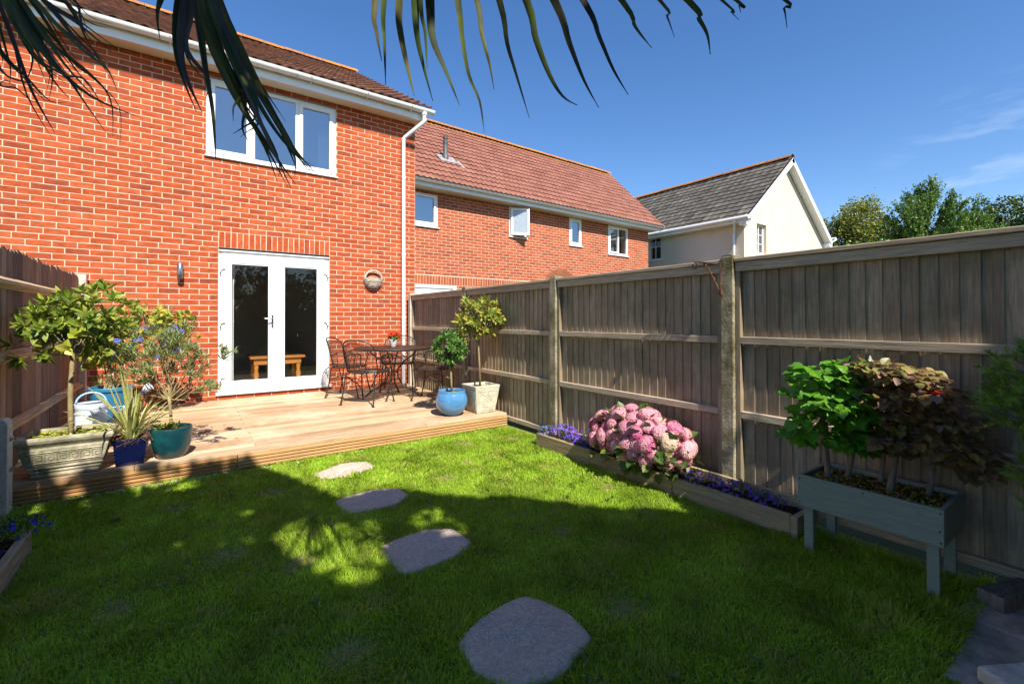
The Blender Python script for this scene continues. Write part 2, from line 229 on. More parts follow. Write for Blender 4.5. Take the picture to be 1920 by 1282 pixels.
class MB:
    """collects shapes in world coordinates, links them as one mesh object"""
    def __init__(s): s.v = []; s.f = []
    def add(s, vs, fs):
        b = len(s.v); s.v += [tuple(p) for p in vs]; s.f += [tuple(i+b for i in f) for f in fs]; return s
    def box(s, x0, x1, y0, y1, z0, z1, bev=0):
        if not bev:
            return s.add([(x0,y0,z0),(x1,y0,z0),(x1,y1,z0),(x0,y1,z0),(x0,y0,z1),(x1,y0,z1),(x1,y1,z1),(x0,y1,z1)],
                  [(0,3,2,1),(4,5,6,7),(0,1,5,4),(1,2,6,5),(2,3,7,6),(3,0,4,7)])
        b = bev; V = []
        for (X, Y, Z, sx, sy, sz) in [(x,y,z,sx,sy,sz) for x,sx in ((x0,1),(x1,-1)) for y,sy in ((y0,1),(y1,-1)) for z,sz in ((z0,1),(z1,-1))]:
            V += [(X, Y+sy*b, Z+sz*b), (X+sx*b, Y, Z+sz*b), (X+sx*b, Y+sy*b, Z)]
        i = lambda a, b_, c, k: ((a*2+b_)*2+c)*3+k
        F = [(i(0,0,0,0),i(0,0,1,0),i(0,1,1,0),i(0,1,0,0)), (i(1,0,0,0),i(1,1,0,0),i(1,1,1,0),i(1,0,1,0)),
             (i(0,0,0,1),i(1,0,0,1),i(1,0,1,1),i(0,0,1,1)), (i(0,1,0,1),i(0,1,1,1),i(1,1,1,1),i(1,1,0,1)),
             (i(0,0,0,2),i(0,1,0,2),i(1,1,0,2),i(1,0,0,2)), (i(0,0,1,2),i(1,0,1,2),i(1,1,1,2),i(0,1,1,2))]
        for a in (0,1):
            for c in (0,1):
                F.append((i(a,0,c,0),i(a,1,c,0),i(a,1,c,2),i(a,0,c,2)))
                F.append((i(0,a,c,1),i(1,a,c,1),i(1,a,c,2),i(0,a,c,2)))
                F.append((i(a,c,0,0),i(a,c,1,0),i(a,c,1,1),i(a,c,0,1)))
        for a in (0,1):
            for b_ in (0,1):
                for c in (0,1): F.append((i(a,b_,c,0),i(a,b_,c,1),i(a,b_,c,2)))
        return s.add(V, F)
    def obox(s, c, ax, ay, az):
        c, ax, ay, az = map(Vector, (c, ax, ay, az))
        V = [c+sx*ax+sy*ay+sz*az for sz in (-1,1) for sx,sy in ((-1,-1),(1,-1),(1,1),(-1,1))]
        return s.add(V, [(0,3,2,1),(4,5,6,7),(0,1,5,4),(1,2,6,5),(2,3,7,6),(3,0,4,7)])
    def tube(s, pts, r, n=8, closed=False):
        pts = [Vector(p) for p in pts]; N = len(pts); rs = r if isinstance(r, (list, tuple)) else [r]*N
        rings = []; up = None
        for i, p in enumerate(pts):
            a = pts[(i-1) % N] if (closed or i) else p; b = pts[(i+1) % N] if (closed or i < N-1) else p
            t = (b-a).normalized()
            if up is None: up = Vector((0,0,1)) if abs(t.z) < .9 else Vector((1,0,0))
            u = t.cross(up)
            if u.length < 1e-4: u = t.cross(Vector((1,0,0)))
            u.normalize(); w = u.cross(t).normalized(); up = w
            rings.append([p+(u*math.cos(2*math.pi*k/n)+w*math.sin(2*math.pi*k/n))*rs[i] for k in range(n)])
        V = [q for rr in rings for q in rr]; F = []
        for i in range(N if closed else N-1):
            j = (i+1) % N
            for k in range(n): F.append((i*n+k, i*n+(k+1)%n, j*n+(k+1)%n, j*n+k))
        if not closed: F += [tuple(range(n))[::-1], tuple((N-1)*n+k for k in range(n))]
        return s.add(V, F)
    def lathe(s, prof, c=(0,0,0), n=32, sx=1, sy=1):
        c = Vector(c); V = []; F = []
        for r, z in prof:
            V += [c+Vector((r*sx*math.cos(2*math.pi*k/n), r*sy*math.sin(2*math.pi*k/n), z)) for k in range(n)]
        for i in range(len(prof)-1):
            for k in range(n): F.append((i*n+k, i*n+(k+1)%n, (i+1)*n+(k+1)%n, (i+1)*n+k))
        F += [tuple(range(n))[::-1], tuple((len(prof)-1)*n+k for k in range(n))]
        return s.add(V, F)
    def loft(s, rings):
        n = len(rings[0]); V = [p for r_ in rings for p in r_]; F = []
        for i in range(len(rings)-1):
            for k in range(n): F.append((i*n+k, i*n+(k+1)%n, (i+1)*n+(k+1)%n, (i+1)*n+k))
        F += [tuple(range(n))[::-1], tuple((len(rings)-1)*n+k for k in range(n))]
        return s.add(V, F)
    def prism(s, poly, axis, a, b):
        """poly in the two other axes, extruded along axis from a to b"""
        def pt(p, t):
            return {'X': (t, p[0], p[1]), 'Y': (p[0], t, p[1]), 'Z': (p[0], p[1], t)}[axis]
        n = len(poly); V = [pt(p, a) for p in poly]+[pt(p, b) for p in poly]
        return s.add(V, [tuple(range(n))[::-1], tuple(range(n, 2*n))]+[(k, (k+1)%n, n+(k+1)%n, n+k) for k in range(n)])
    def build(s, name, m, parent=None, smooth=False, bevel=0, jit=0):
        off = wloc(parent) if parent else Vector((0,0,0))
        me = bpy.data.meshes.new(name)
        vs = [(p[0]-off.x+(random.uniform(-jit, jit) if jit else 0), p[1]-off.y+(random.uniform(-jit, jit) if jit else 0), p[2]-off.z) for p in s.v]
        me.from_pydata(vs, [], s.f); me.materials.append(m)
        if smooth:
            me.shade_smooth()
        o = link(name, me, parent)
        if bevel:
            b = o.modifiers.new('bevel', 'BEVEL'); b.width = bevel; b.segments = 2; b.limit_method = 'ANGLE'; b.angle_limit = R(40)
        me.validate(); fix_normals(me)
        return o
import bmesh
def fix_normals(me):
    b = bmesh.new(); b.from_mesh(me); bmesh.ops.recalc_face_normals(b, faces=b.faces); b.to_mesh(me); b.free()
def sharp_smooth(o, ang=40):
    me = o.data; b = bmesh.new(); b.from_mesh(me)
    for f in b.faces: f.smooth = True
    for e in b.edges:
        e.smooth = len(e.link_faces) != 2 or e.calc_face_angle(0) < R(ang)
    b.to_mesh(me); b.free(); return o

def tmat(pos, xa=(1,0,0), ya=(0,1,0), za=(0,0,1), s=(1,1,1)):
    m = np.eye(4); m[:3,0] = np.array(xa)*s[0]; m[:3,1] = np.array(ya)*s[1]; m[:3,2] = np.array(za)*s[2]; m[:3,3] = pos; return m
def merge(name, protos, mats, which, material, parent=None, smooth=False):
    """one mesh from many placed copies of small prototype meshes"""
    off = np.array(wloc(parent)) if parent else np.zeros(3)
    V = []; LI = []; LS = []; base = 0
    mats = np.asarray(mats); which = np.asarray(which)
    for pi, (pv, pf) in enumerate(protos):
        T = mats[which == pi]
        if not len(T): continue
        pv = np.asarray(pv, float); n = len(pv)
        P = np.einsum('kij,nj->kni', T[:, :3, :3], pv) + T[:, None, :3, 3]
        V.append(P.reshape(-1, 3))
        idx = np.concatenate([np.asarray(f) for f in pf]); lens = np.array([len(f) for f in pf])
        K = len(T)
        LI.append((idx[None, :] + (np.arange(K)*n)[:, None]).ravel()+base); LS.append(np.tile(lens, K)); base += K*n
    if not V: return None
    V = np.concatenate(V)-off; LI = np.concatenate(LI); LS = np.concatenate(LS)
    me = bpy.data.meshes.new(name); me.vertices.add(len(V)); me.vertices.foreach_set('co', V.astype(np.float32).ravel())
    me.loops.add(len(LI)); me.loops.foreach_set('vertex_index', LI.astype(np.int32))
    me.polygons.add(len(LS)); st = np.concatenate([[0], np.cumsum(LS)[:-1]]); me.polygons.foreach_set('loop_start', st.astype(np.int32))
    me.update(calc_edges=True); me.materials.append(material)
    if smooth: me.shade_smooth()
    else: me.shade_flat()
    return link(name, me, parent)
def pieces(name, protos, mats, material, parent, n_ind=300, seed=0, smooth=False, stuff_name=None):
    """the nearest n_ind pieces become parts that share mesh data, the rest one part of kind stuff"""
    if not len(mats): return
    r_ = random.Random(seed); which = [r_.randrange(len(protos)) for _ in mats]
    d = [np.linalg.norm(np.asarray(m)[:3, 3]-np.array(CAM)) for m in mats]
    order = sorted(range(len(mats)), key=lambda i: d[i])
    off = wloc(parent); mes = []
    for pv, pf in protos:
        me = bpy.data.meshes.new(name); me.from_pydata([tuple(p) for p in pv], [], pf); me.materials.append(material)
        if smooth: me.shade_smooth()
        mes.append(me)
    Toff = Matrix.Translation(-off)
    for i in order[:n_ind]:
        o = link(name, mes[which[i]], parent); o.matrix_local = Toff @ Matrix([list(map(float, r)) for r in mats[i]])
    rest = order[n_ind:]
    if rest:
        o = merge(stuff_name or name+'_rest', protos, [mats[i] for i in rest], [which[i] for i in rest], material, parent, smooth); tag(o, kind='stuff')
def leaf_mesh(L=1, W=.4, fold=.25, curl=.2, prof=(0, .75, 1, .7, 0), lobes=0):
    """leaf along +Y, facing +Z, folded at the midrib"""
    n = len(prof); V = []; F = []
    for i, w in enumerate(prof):
        y = L*i/(n-1); z = -curl*L*(i/(n-1))**2; ww = W/2*w
        if i in (0, n-1): V.append((0, y, z))
        else: V += [(-ww, y+(lobes*L*.12 if i % 2 else -lobes*L*.05), z+fold*ww), (0, y, z), (ww, y+(lobes*L*.12 if i % 2 else -lobes*L*.05), z+fold*ww)]
    idx = lambda i, k: 0 if i == 0 else (1+(n-2)*3 if i == n-1 else 1+(i-1)*3+k)
    for i in range(n-1):
        for a, b in ((0, 1), (1, 2)):
            q = [idx(i, a), idx(i, b), idx(i+1, b), idx(i+1, a)]
            q = [x for j, x in enumerate(q) if x not in q[:j]]
            if len(q) > 2: F.append(tuple(q))
    return V, F
def orient(d, up=(0,0,1), roll=0.0):
    """rotation axes with +Y along d, +Z as near as possible to up, rolled"""
    y = Vector(d).normalized(); u = Vector(up)
    x = y.cross(u)
    if x.length < 1e-3: x = y.cross(Vector((1,0,0)))
    x.normalize(); z = x.cross(y).normalized()
    if roll:
        q = Matrix.Rotation(roll, 3, y); x = q @ x; z = q @ z
    return x, y, z
def rv(s=1): 
    v = Vector(rng.normal(size=3)); return v.normalized()*s
def leafm(pos, d, s, up=(0,0,1), roll=0):
    x, y, z = orient(d, up, roll); return tmat(pos, x, y, z, (s, s, s))
SEG={'A':[[(0.066,-6.701,2.53),(0.016,-6.703,2.24),(-0.024,-6.71,1.958),(-0.032,-6.744,1.876),(-0.034,-6.781,1.797)],[(0.066,-6.701,2.53),(0.026,-6.712,2.24),(-0.009,-6.728,1.96),(-0.02,-6.761,1.849),(-0.031,-6.795,1.744)],[(0.066,-6.701,2.53),(0.044,-6.712,2.251),(0.026,-6.724,1.977),(0.019,-6.747,1.892),(0.023,-6.777,1.8),(0.024,-6.806,1.733)],[(0.066,-6.701,2.53),(0.058,-6.726,2.248),(0.049,-6.75,1.971),(0.042,-6.777,1.874),(0.043,-6.81,1.792),(0.046,-6.845,1.714)],[(0.066,-6.701,2.53),(0.059,-6.737,2.24),(0.051,-6.772,1.959),(0.045,-6.81,1.869),(0.034,-6.845,1.774)],[(0.066,-6.701,2.53),(0.074,-6.733,2.251),(0.079,-6.761,1.977),(0.074,-6.786,1.881),(0.085,-6.822,1.801),(0.099,-6.859,1.714)],[(0.066,-6.701,2.53),(0.108,-6.744,2.261),(0.14,-6.779,1.991),(0.142,-6.795,1.9),(0.147,-6.814,1.812),(0.159,-6.838,1.748),(0.16,-6.854,1.675)],[(0.066,-6.701,2.53),(0.124,-6.761,2.257),(0.169,-6.811,1.985),(0.168,-6.83,1.904),(0.173,-6.854,1.825),(0.172,-6.873,1.762)],[(0.066,-6.701,2.53),(0.145,-6.777,2.257),(0.207,-6.839,1.984),(0.211,-6.863,1.879),(0.215,-6.886,1.812),(0.23,-6.918,1.701)],[(0.066,-6.701,2.53),(0.17,-6.799,2.252),(0.25,-6.879,1.978),(0.254,-6.907,1.883),(0.265,-6.941,1.792),(0.273,-6.973,1.737),(0.282,-7.006,1.708)],[(0.066,-6.701,2.53),(0.2,-6.819,2.253),(0.302,-6.915,1.979),(0.315,-6.949,1.873),(0.325,-6.982,1.782),(0.335,-7.014,1.714)],[(0.066,-6.701,2.53),(0.227,-6.843,2.249),(0.349,-6.958,1.973),(0.359,-6.995,1.877),(0.363,-7.028,1.796),(0.368,-7.062,1.731)],[(0.066,-6.701,2.53),(0.259,-6.876,2.242),(0.402,-7.016,1.961),(0.399,-7.054,1.883),(0.399,-7.095,1.819)],[(0.066,-6.701,2.53),(0.295,-6.904,2.24),(0.464,-7.064,1.959),(0.449,-7.094,1.902),(0.432,-7.124,1.837)],[(0.066,-6.701,2.53),(0.328,-6.916,2.248),(0.529,-7.088,1.972),(0.526,-7.117,1.914),(0.516,-7.142,1.864),(0.497,-7.16,1.808)],[(0.066,-6.701,2.53),(0.369,-6.937,2.255),(0.605,-7.124,1.981),(0.601,-7.145,1.943),(0.597,-7.165,1.912)],[(0.066,-6.701,2.53),(0.378,-6.945,2.256),(0.62,-7.14,1.984),(0.609,-7.158,1.952),(0.593,-7.171,1.923)],[(0.066,-6.701,2.53),(0.423,-6.977,2.259),(0.698,-7.197,1.989),(0.687,-7.214,1.946),(0.67,-7.227,1.89)]],'B':[[(-0.364,-5.829,2.633),(-0.329,-5.866,2.382),(-0.304,-5.896,2.215),(-0.226,-5.963,2.002),(-0.143,-6.035,1.843),(-0.072,-6.098,1.712)],[(-0.362,-5.831,2.633),(-0.297,-5.913,2.367),(-0.258,-5.978,2.189),(-0.18,-6.069,1.972),(-0.117,-6.151,1.828),(-0.053,-6.234,1.722)],[(-0.361,-5.832,2.633),(-0.28,-5.896,2.364),(-0.228,-5.941,2.185),(-0.14,-6.011,1.973),(-0.079,-6.062,1.849),(-0.02,-6.112,1.757)],[(-0.363,-5.83,2.633),(-0.315,-5.874,2.362),(-0.283,-5.908,2.182),(-0.213,-5.967,1.987),(-0.139,-6.031,1.82),(-0.089,-6.078,1.702)],[(-0.365,-5.829,2.633),(-0.341,-5.857,2.393),(-0.322,-5.882,2.233),(-0.306,-5.907,2.088),(-0.286,-5.933,1.946),(-0.277,-5.952,1.789)],[(-0.36,-5.832,2.633),(-0.369,-5.861,2.368),(-0.371,-5.895,2.191),(-0.361,-5.938,2.057),(-0.314,-6.007,1.909)],[(-0.363,-5.83,2.633),(-0.399,-5.856,2.399),(-0.425,-5.89,2.24),(-0.418,-5.947,2.123)],[(-0.365,-5.829,2.633),(-0.296,-5.886,2.384),(-0.249,-5.928,2.218),(-0.183,-5.984,2.075),(-0.115,-6.041,1.916),(-0.065,-6.086,1.762)],[(-0.364,-5.829,2.633),(-0.307,-5.898,2.393),(-0.273,-5.95,2.232),(-0.209,-6.024,2.032),(-0.163,-6.085,1.872),(-0.094,-6.163,1.677)],[(-0.36,-5.832,2.633),(-0.322,-5.87,2.382),(-0.292,-5.904,2.215),(-0.239,-5.953,2.054),(-0.203,-5.992,1.98),(-0.209,-6.001,1.89),(-0.194,-6.024,1.845)],[(-0.361,-5.832,2.633),(-0.312,-5.884,2.368),(-0.279,-5.926,2.191),(-0.215,-5.99,2.011),(-0.232,-5.998,1.953),(-0.234,-6.016,1.899)],[(-0.364,-5.83,2.633),(-0.352,-5.845,2.427),(-0.343,-5.858,2.29),(-0.353,-5.859,2.164),(-0.293,-5.909,2.057),(-0.304,-5.909,1.993)],[(-0.365,-5.829,2.633),(-0.287,-5.908,2.385),(-0.243,-5.964,2.219),(-0.163,-6.045,2.004),(-0.099,-6.115,1.852),(-0.076,-6.157,1.787),(-0.04,-6.209,1.734)],[(-0.365,-5.829,2.633),(-0.305,-5.884,2.381),(-0.263,-5.928,2.214),(-0.198,-5.987,2.0),(-0.177,-6.016,1.926),(-0.211,-6.007,1.887),(-0.234,-6.006,1.864)],[(-0.363,-5.83,2.633),(-0.286,-5.897,2.35),(-0.241,-5.942,2.162),(-0.173,-6.003,1.949),(-0.118,-6.056,1.808),(-0.115,-6.073,1.736)],[(-0.364,-5.829,2.633),(-0.286,-5.905,2.377),(-0.238,-5.96,2.206),(-0.146,-6.045,1.975),(-0.086,-6.109,1.816),(-0.078,-6.137,1.776),(-0.083,-6.155,1.721)]],'C':[[(-0.922,-5.494,2.555),(-0.832,-5.58,2.347),(-0.771,-5.645,2.207),(-0.698,-5.719,2.081),(-0.588,-5.82,1.957),(-0.454,-5.938,1.878)],[(-0.922,-5.494,2.555),(-0.815,-5.59,2.328),(-0.744,-5.662,2.175),(-0.645,-5.753,2.017),(-0.595,-5.811,1.926),(-0.542,-5.87,1.832)],[(-0.922,-5.494,2.555),(-0.855,-5.536,2.343),(-0.811,-5.563,2.202),(-0.756,-5.598,2.016),(-0.695,-5.637,1.879)],[(-0.922,-5.494,2.555),(-0.798,-5.606,2.325),(-0.716,-5.689,2.172),(-0.657,-5.756,2.061),(-0.587,-5.831,1.961),(-0.568,-5.871,1.931)],[(-0.922,-5.494,2.555),(-0.789,-5.616,2.353),(-0.701,-5.707,2.217),(-0.616,-5.796,2.104),(-0.546,-5.875,2.026),(-0.517,-5.924,1.948)],[(-0.922,-5.494,2.555),(-0.806,-5.57,2.405),(-0.729,-5.619,2.306),(-0.646,-5.673,2.24),(-0.577,-5.717,2.173),(-0.537,-5.74,2.133)],[(-0.922,-5.494,2.555),(-0.769,-5.613,2.394),(-0.668,-5.696,2.286),(-0.604,-5.752,2.213),(-0.554,-5.8,2.185)],[(-0.922,-5.494,2.555),(-0.873,-5.519,2.315),(-0.841,-5.533,2.155),(-0.773,-5.574,2.064),(-0.711,-5.61,1.989),(-0.663,-5.637,1.992)],[(-0.922,-5.494,2.555),(-0.865,-5.552,2.259),(-0.826,-5.597,2.062),(-0.74,-5.678,2.004),(-0.702,-5.724,1.942)],[(-0.922,-5.494,2.555),(-0.864,-5.528,2.313),(-0.826,-5.55,2.152),(-0.813,-5.554,2.086),(-0.817,-5.546,2.04)],[(-0.922,-5.494,2.555),(-0.812,-5.576,2.337),(-0.738,-5.633,2.192),(-0.613,-5.727,2.071),(-0.548,-5.779,1.977),(-0.54,-5.789,1.856)],[(-0.922,-5.494,2.555),(-0.83,-5.559,2.361),(-0.768,-5.602,2.232),(-0.751,-5.614,2.104),(-0.775,-5.597,2.024)],[(-0.922,-5.494,2.555),(-0.821,-5.567,2.349),(-0.753,-5.617,2.212),(-0.701,-5.656,2.076),(-0.706,-5.655,1.982)],[(-0.922,-5.494,2.555),(-0.76,-5.623,2.382),(-0.653,-5.713,2.266),(-0.602,-5.763,2.141),(-0.529,-5.83,2.019)],[(-0.922,-5.494,2.555),(-0.814,-5.596,2.284),(-0.741,-5.674,2.104),(-0.656,-5.762,2.026),(-0.599,-5.831,1.997),(-0.547,-5.895,1.895)],[(-0.922,-5.494,2.555),(-0.84,-5.574,2.337),(-0.784,-5.635,2.191),(-0.711,-5.709,2.065),(-0.66,-5.768,2.006),(-0.643,-5.804,1.98)],[(-0.922,-5.494,2.555),(-0.826,-5.558,2.383),(-0.763,-5.599,2.269),(-0.687,-5.65,2.168),(-0.652,-5.671,2.101),(-0.597,-5.707,2.014)],[(-0.922,-5.494,2.555),(-0.789,-5.583,2.384),(-0.701,-5.641,2.27),(-0.646,-5.676,2.187),(-0.583,-5.716,2.12),(-0.545,-5.74,2.096)],[(-0.922,-5.494,2.555),(-0.81,-5.567,2.379),(-0.736,-5.614,2.263),(-0.674,-5.653,2.146),(-0.633,-5.677,2.088),(-0.577,-5.712,2.055)],[(-0.922,-5.494,2.555),(-0.849,-5.562,2.37),(-0.8,-5.615,2.246),(-0.742,-5.674,2.137),(-0.684,-5.732,2.014),(-0.634,-5.785,1.942)],[(-0.922,-5.494,2.555),(-0.754,-5.618,2.398),(-0.642,-5.702,2.293),(-0.627,-5.718,2.239),(-0.613,-5.734,2.186),(-0.568,-5.771,2.116)],[(-0.922,-5.494,2.555),(-0.875,-5.525,2.25),(-0.844,-5.546,2.046),(-0.795,-5.58,2.02),(-0.753,-5.61,1.978),(-0.726,-5.63,1.974)]]}
# ------------------------------------------------------------------ ground
def sheet(name, x0, x1, y0, y1, z, m, nx=1, ny=1, amp=0):
    V = [(x0+(x1-x0)*i/nx, y0+(y1-y0)*j/ny, z+(amp*math.sin(i*1.7+j*.9)*math.cos(j*1.3) if amp else 0)) for j in range(ny+1) for i in range(nx+1)]
    F = [(j*(nx+1)+i, j*(nx+1)+i+1, (j+1)*(nx+1)+i+1, (j+1)*(nx+1)+i) for j in range(ny) for i in range(nx)]
    return tag(MB().add(V, F).build(name, m), kind='structure')
sheet('ground', -300, 300, -300, 300, -.012, M['ground'])
sheet('lawn', -1.42, 2.86, -9.4, -3.05, 0, M['lawn'], 40, 60, .003)

# ------------------------------------------------------------------ bricks
C = .075
def brick_protos():
    out = []
    for k in range(5):
        r_ = random.Random(k); w, h, d = .2155, .0655, .03
        nx = 3; V = []; F = []
        for i in range(nx+1):
            x = w*i/nx-w/2
            jz = [r_.uniform(-.0022, .0022) for _ in range(2)]; jy = [r_.uniform(0, .0025) for _ in range(2)]
            V += [(x, jy[0], -h/2+jz[0]), (x, jy[1], h/2+jz[1]), (x, d, -h/2+jz[0]), (x, d, h/2+jz[1])]
        for i in range(nx):
            a, b = i*4, i*4+4
            F += [(a, b, b+1, a+1), (a+1, b+1, b+3, a+3), (a, a+2, b+2, b)]
        F += [(0, 1, 3, 2), (nx*4, nx*4+2, nx*4+3, nx*4+1)]
        out.append((V, F))
    return out
BR = brick_protos()
def cut(intervals, a, b):
    r_ = []
    for s, e in intervals:
        if b <= s or a >= e: r_.append((s, e)); continue
        if a > s: r_.append((s, a))
        if b < e: r_.append((b, e))
    return r_
def brickwork(x0, x1, z0, z1, Y, openings, soldiers, phase, zoff):
    """openings / soldiers: (x0,x1,z0,z1); returns brick matrices"""
    mats = []; n0 = math.ceil((z0-zoff)/C-1e-6)
    k = n0
    while zoff+(k+1)*C <= z1+.03:
        za, zb = zoff+k*C, zoff+(k+1)*C; zc = (za+zb)/2; iv = [(x0, x1)]
        for o in openings+soldiers:
            if o[2] < zc < o[3]: iv = cut(iv, o[0], o[1])
        for s, e in iv:
            ph = phase(s, e, zc) + (.1125 if k % 2 else 0)
            n = math.floor((s-ph)/.225)
            while ph+n*.225 < e-.004:
                a, b = max(s, ph+n*.225), min(e, ph+(n+1)*.225)
                if b-a > .03: mats.append(tmat(((a+b)/2, Y, zc), s=((b-a-.010)/.2155, 1, 1)))
                n += 1
        k += 1
    for sx0, sx1, sz0, sz1 in soldiers:
        n = round((sx1-sx0)/C)
        for i in range(n):
            xc = sx0+(i+.5)*(sx1-sx0)/n
            mats.append(tmat((xc, Y, (sz0+sz1)/2), (0,0,1), (0,1,0), (-1,0,0), s=((sz1-sz0-.01)/.2155, 1, 1)))
    return mats
def wall_boxes(x0, x1, z0, z1, y0, y1, ops):
    xs = sorted({x0, x1, *[v for o in ops for v in o[:2] if x0 < v < x1]}); zs = sorted({z0, z1, *[v for o in ops for v in o[2:] if z0 < v < z1]})
    mb = MB()
    for a, b in zip(xs, xs[1:]):
        run = None
        for c, d in zip(zs, zs[1:]):
            inside = any(o[0] < (a+b)/2 < o[1] and o[2] < (c+d)/2 < o[3] for o in ops)
            if not inside: run = (run[0], d) if run else (c, d)
            if inside or d == zs[-1]:
                if run: mb.box(a, b, y0, y1, *run); run = None
    return mb
def frame_rect(mb, x0, x1, z0, z1, y0, y1, w, wb=None, bev=.004):
    wb = wb or w
    mb.box(x0, x0+w, y0, y1, z0, z1, bev); mb.box(x1-w, x1, y0, y1, z0, z1, bev)
    mb.box(x0+w, x1-w, y0+.001, y1, z1-w, z1, bev); mb.box(x0+w, x1-w, y0+.001, y1, z0, z0+wb, bev)
def pane(x0, x1, z0, z1, y, parent, m='glass', name='pane'):
    return MB().box(x0-.004, x1+.004, y, y+.006, z0-.004, z1+.004).build(name, M[m], parent)
def room(x0, x1, y0, y1, z0, z1, parent, mw='wall_in', fl=None):
    t = .05; mb = MB()
    mb.box(x0-t, x0, y0, y1, z0, z1); mb.box(x1, x1+t, y0, y1, z0, z1); mb.box(x0-t, x1+t, y1, y1+t, z0, z1); mb.box(x0-t, x1+t, y0, y1+t, z1, z1+t)
    mb.build('room_wall', M[mw], parent)
    MB().box(x0-t, x1+t, y0, y1+t, z0-t, z0).build('room_floor', M[fl or 'floor_in'], parent)

# ------------------------------------------------------------------ near house
H1 = thing('brick_house', (0, .15, 0), 'red brick house filling the left, with white french door and eaves with white gutter', 'house')
DOOR = (0, 1.5, .215, 2.315); WIN = (-.15, 1.6, 3.59, 4.73)
X0, X1, ZT = -4.2, 2.9625, 4.79
wall_boxes(X0, X1, -.1, ZT, .0032, .28, [DOOR, WIN]).build('wall', M['mortar'], H1)
MB().box(X1-.02, X1-.001, .285, 8, -.1, ZT).build('side_wall', M['mortar'], H1)
ph1 = lambda s, e, z: (1.5 if s > 1.4 or z > 2.3 else 0)
bm_ = brickwork(X0, X1, .06, ZT, 0, [DOOR, WIN], [(0, 1.5, 2.315, 2.54)], ph1, .215-3*C)
vis = [m_ for m_ in bm_ if m_[0, 3] > -2.6]
pieces('brick', BR, vis, M['brick'], H1, 300, 1, stuff_name='bricks')
# french door
fd = MB(); frame_rect(fd, 0, 1.5, .262, 2.285, .03, .10, .055)
fd.box(-.03, 1.53, -.035, .10, .215, .26, .006)
fd = fd.build('french_door', M['upvc'], H1)
MB().box(0, 1.5, .012, .1, 2.287, 2.314).build('head_shadow_gap', M['black'], fd)  # black strip standing in for the shade under the door head
MB().box(.0, 1.5, -.002, .03, 2.268, 2.284).build('drip_bar', M['upvc'], fd)
for (a, b, p0, p1, hx) in ((.05, .725, .15, .643, .05), (.727, 1.45, .843, 1.327, 1.45)):
    mb = MB(); z0, z1 = .275, 2.235
    mb.box(a, p0, .012, .075, z0, z1, .006); mb.box(p1, b, .012, .075, z0, z1, .006)
    mb.box(p0, p1, .013, .075, 2.10, z1, .006); mb.box(p0, p1, .013, .075, z0, .395, .006)
    fr_ = .012
    mb.box(p0, p0+fr_, .022, .06, .395, 2.10); mb.box(p1-fr_, p1, .022, .06, .395, 2.10)
    mb.box(p0+fr_, p1-fr_, .0221, .06, 2.10-fr_, 2.10); mb.box(p0+fr_, p1-fr_, .0221, .06, .395, .395+fr_)
    mb.build('door_leaf', M['upvc'], fd)
    pane(p0+fr_, p1-fr_, .395+fr_, 2.10-fr_, .045, fd)
    for hz in (.47, 1.25, 2.02):
        s_ = -1 if hx < .7 else 1
        MB().box(hx-.032, hx+.032, -.012, .012, hz-.008, hz+.008, .002).box(hx-s_*.014-.008+s_*.04-.0, hx-s_*.014+.008+s_*.04, -.016, .01, hz-.055, hz+.01, .003).build('hinge', M['upvc_old'], fd)
        MB().box(hx+s_*.018, hx+s_*.034, -.0165, .0, hz-.07, hz-.056).build('hinge_cap', M['black'], fd)
hb = MB().box(.672, .70, .0, .012, 1.17, 1.36, .004); hb.tube([(.686, .0, 1.30), (.686, -.04, 1.30), (.66, -.05, 1.302), (.575, -.05, 1.305)], .009, 8)
hb.tube([(.686, 0, 1.2), (.686, -.016, 1.2)], .009, 8); hb.build('handle', M['steel'], fd, smooth=False)
# upper window
uw = MB(); frame_rect(uw, -.15, 1.6, 3.60, 4.70, .02, .09, .055)
uw.box(.39, .45, .021, .09, 3.655, 4.645, .004); uw.box(1.0, 1.06, .021, .09, 3.655, 4.645, .004)
uw.box(-.17, 1.62, -.03, .09, 3.575, 3.60, .004)
uw = uw.build('window', M['upvc'], H1)
MB().box(-.15, 1.6, .012, .09, 4.701, 4.729).build('head_trim', M['lead'], uw)
for a, b, thick in ((-.10, .395, .055), (1.055, 1.55, .05)):
    mb = MB(); frame_rect(mb, a, b, 3.645, 4.655, .005, .07, thick); mb.build('sash', M['upvc'], uw)
    pane(a+thick, b-thick, 3.645+thick, 4.655-thick, .04, uw, 'glass_sky')
pane(.45, 1.0, 3.655, 4.645, .045, uw, 'glass_sky')
def curtain(x0, x1, z0, z1, y, parent, name='curtain', m='curtain'):
    n = max(8, int((x1-x0)/.02)); V = []; F = []
    for i in range(n+1):
        x = x0+(x1-x0)*i/n; yy = y+.018*math.sin(i*1.9)
        V += [(x, yy, z0), (x, yy, z1)]
    for i in range(n): F.append((2*i, 2*i+2, 2*i+3, 2*i+1))
    return MB().add(V, F).build(name, M[m], parent, smooth=True)
curtain(1.36, 1.52, 3.55, 4.7, .17, H1)
room(-.6, 2.4, .29, 3.3, 3.1, 4.78, H1)
room(-.9, 2.7, .29, 3.4, .22, 2.52, H1)
curtain(.09, .2, .24, 2.2, .2, H1)
MB().tube([(.23, .24, 2.2), (.19, .22, 1.8), (.16, .2, 1.3)], .012, 6).build('curtain_tie', M['curtain'], H1)
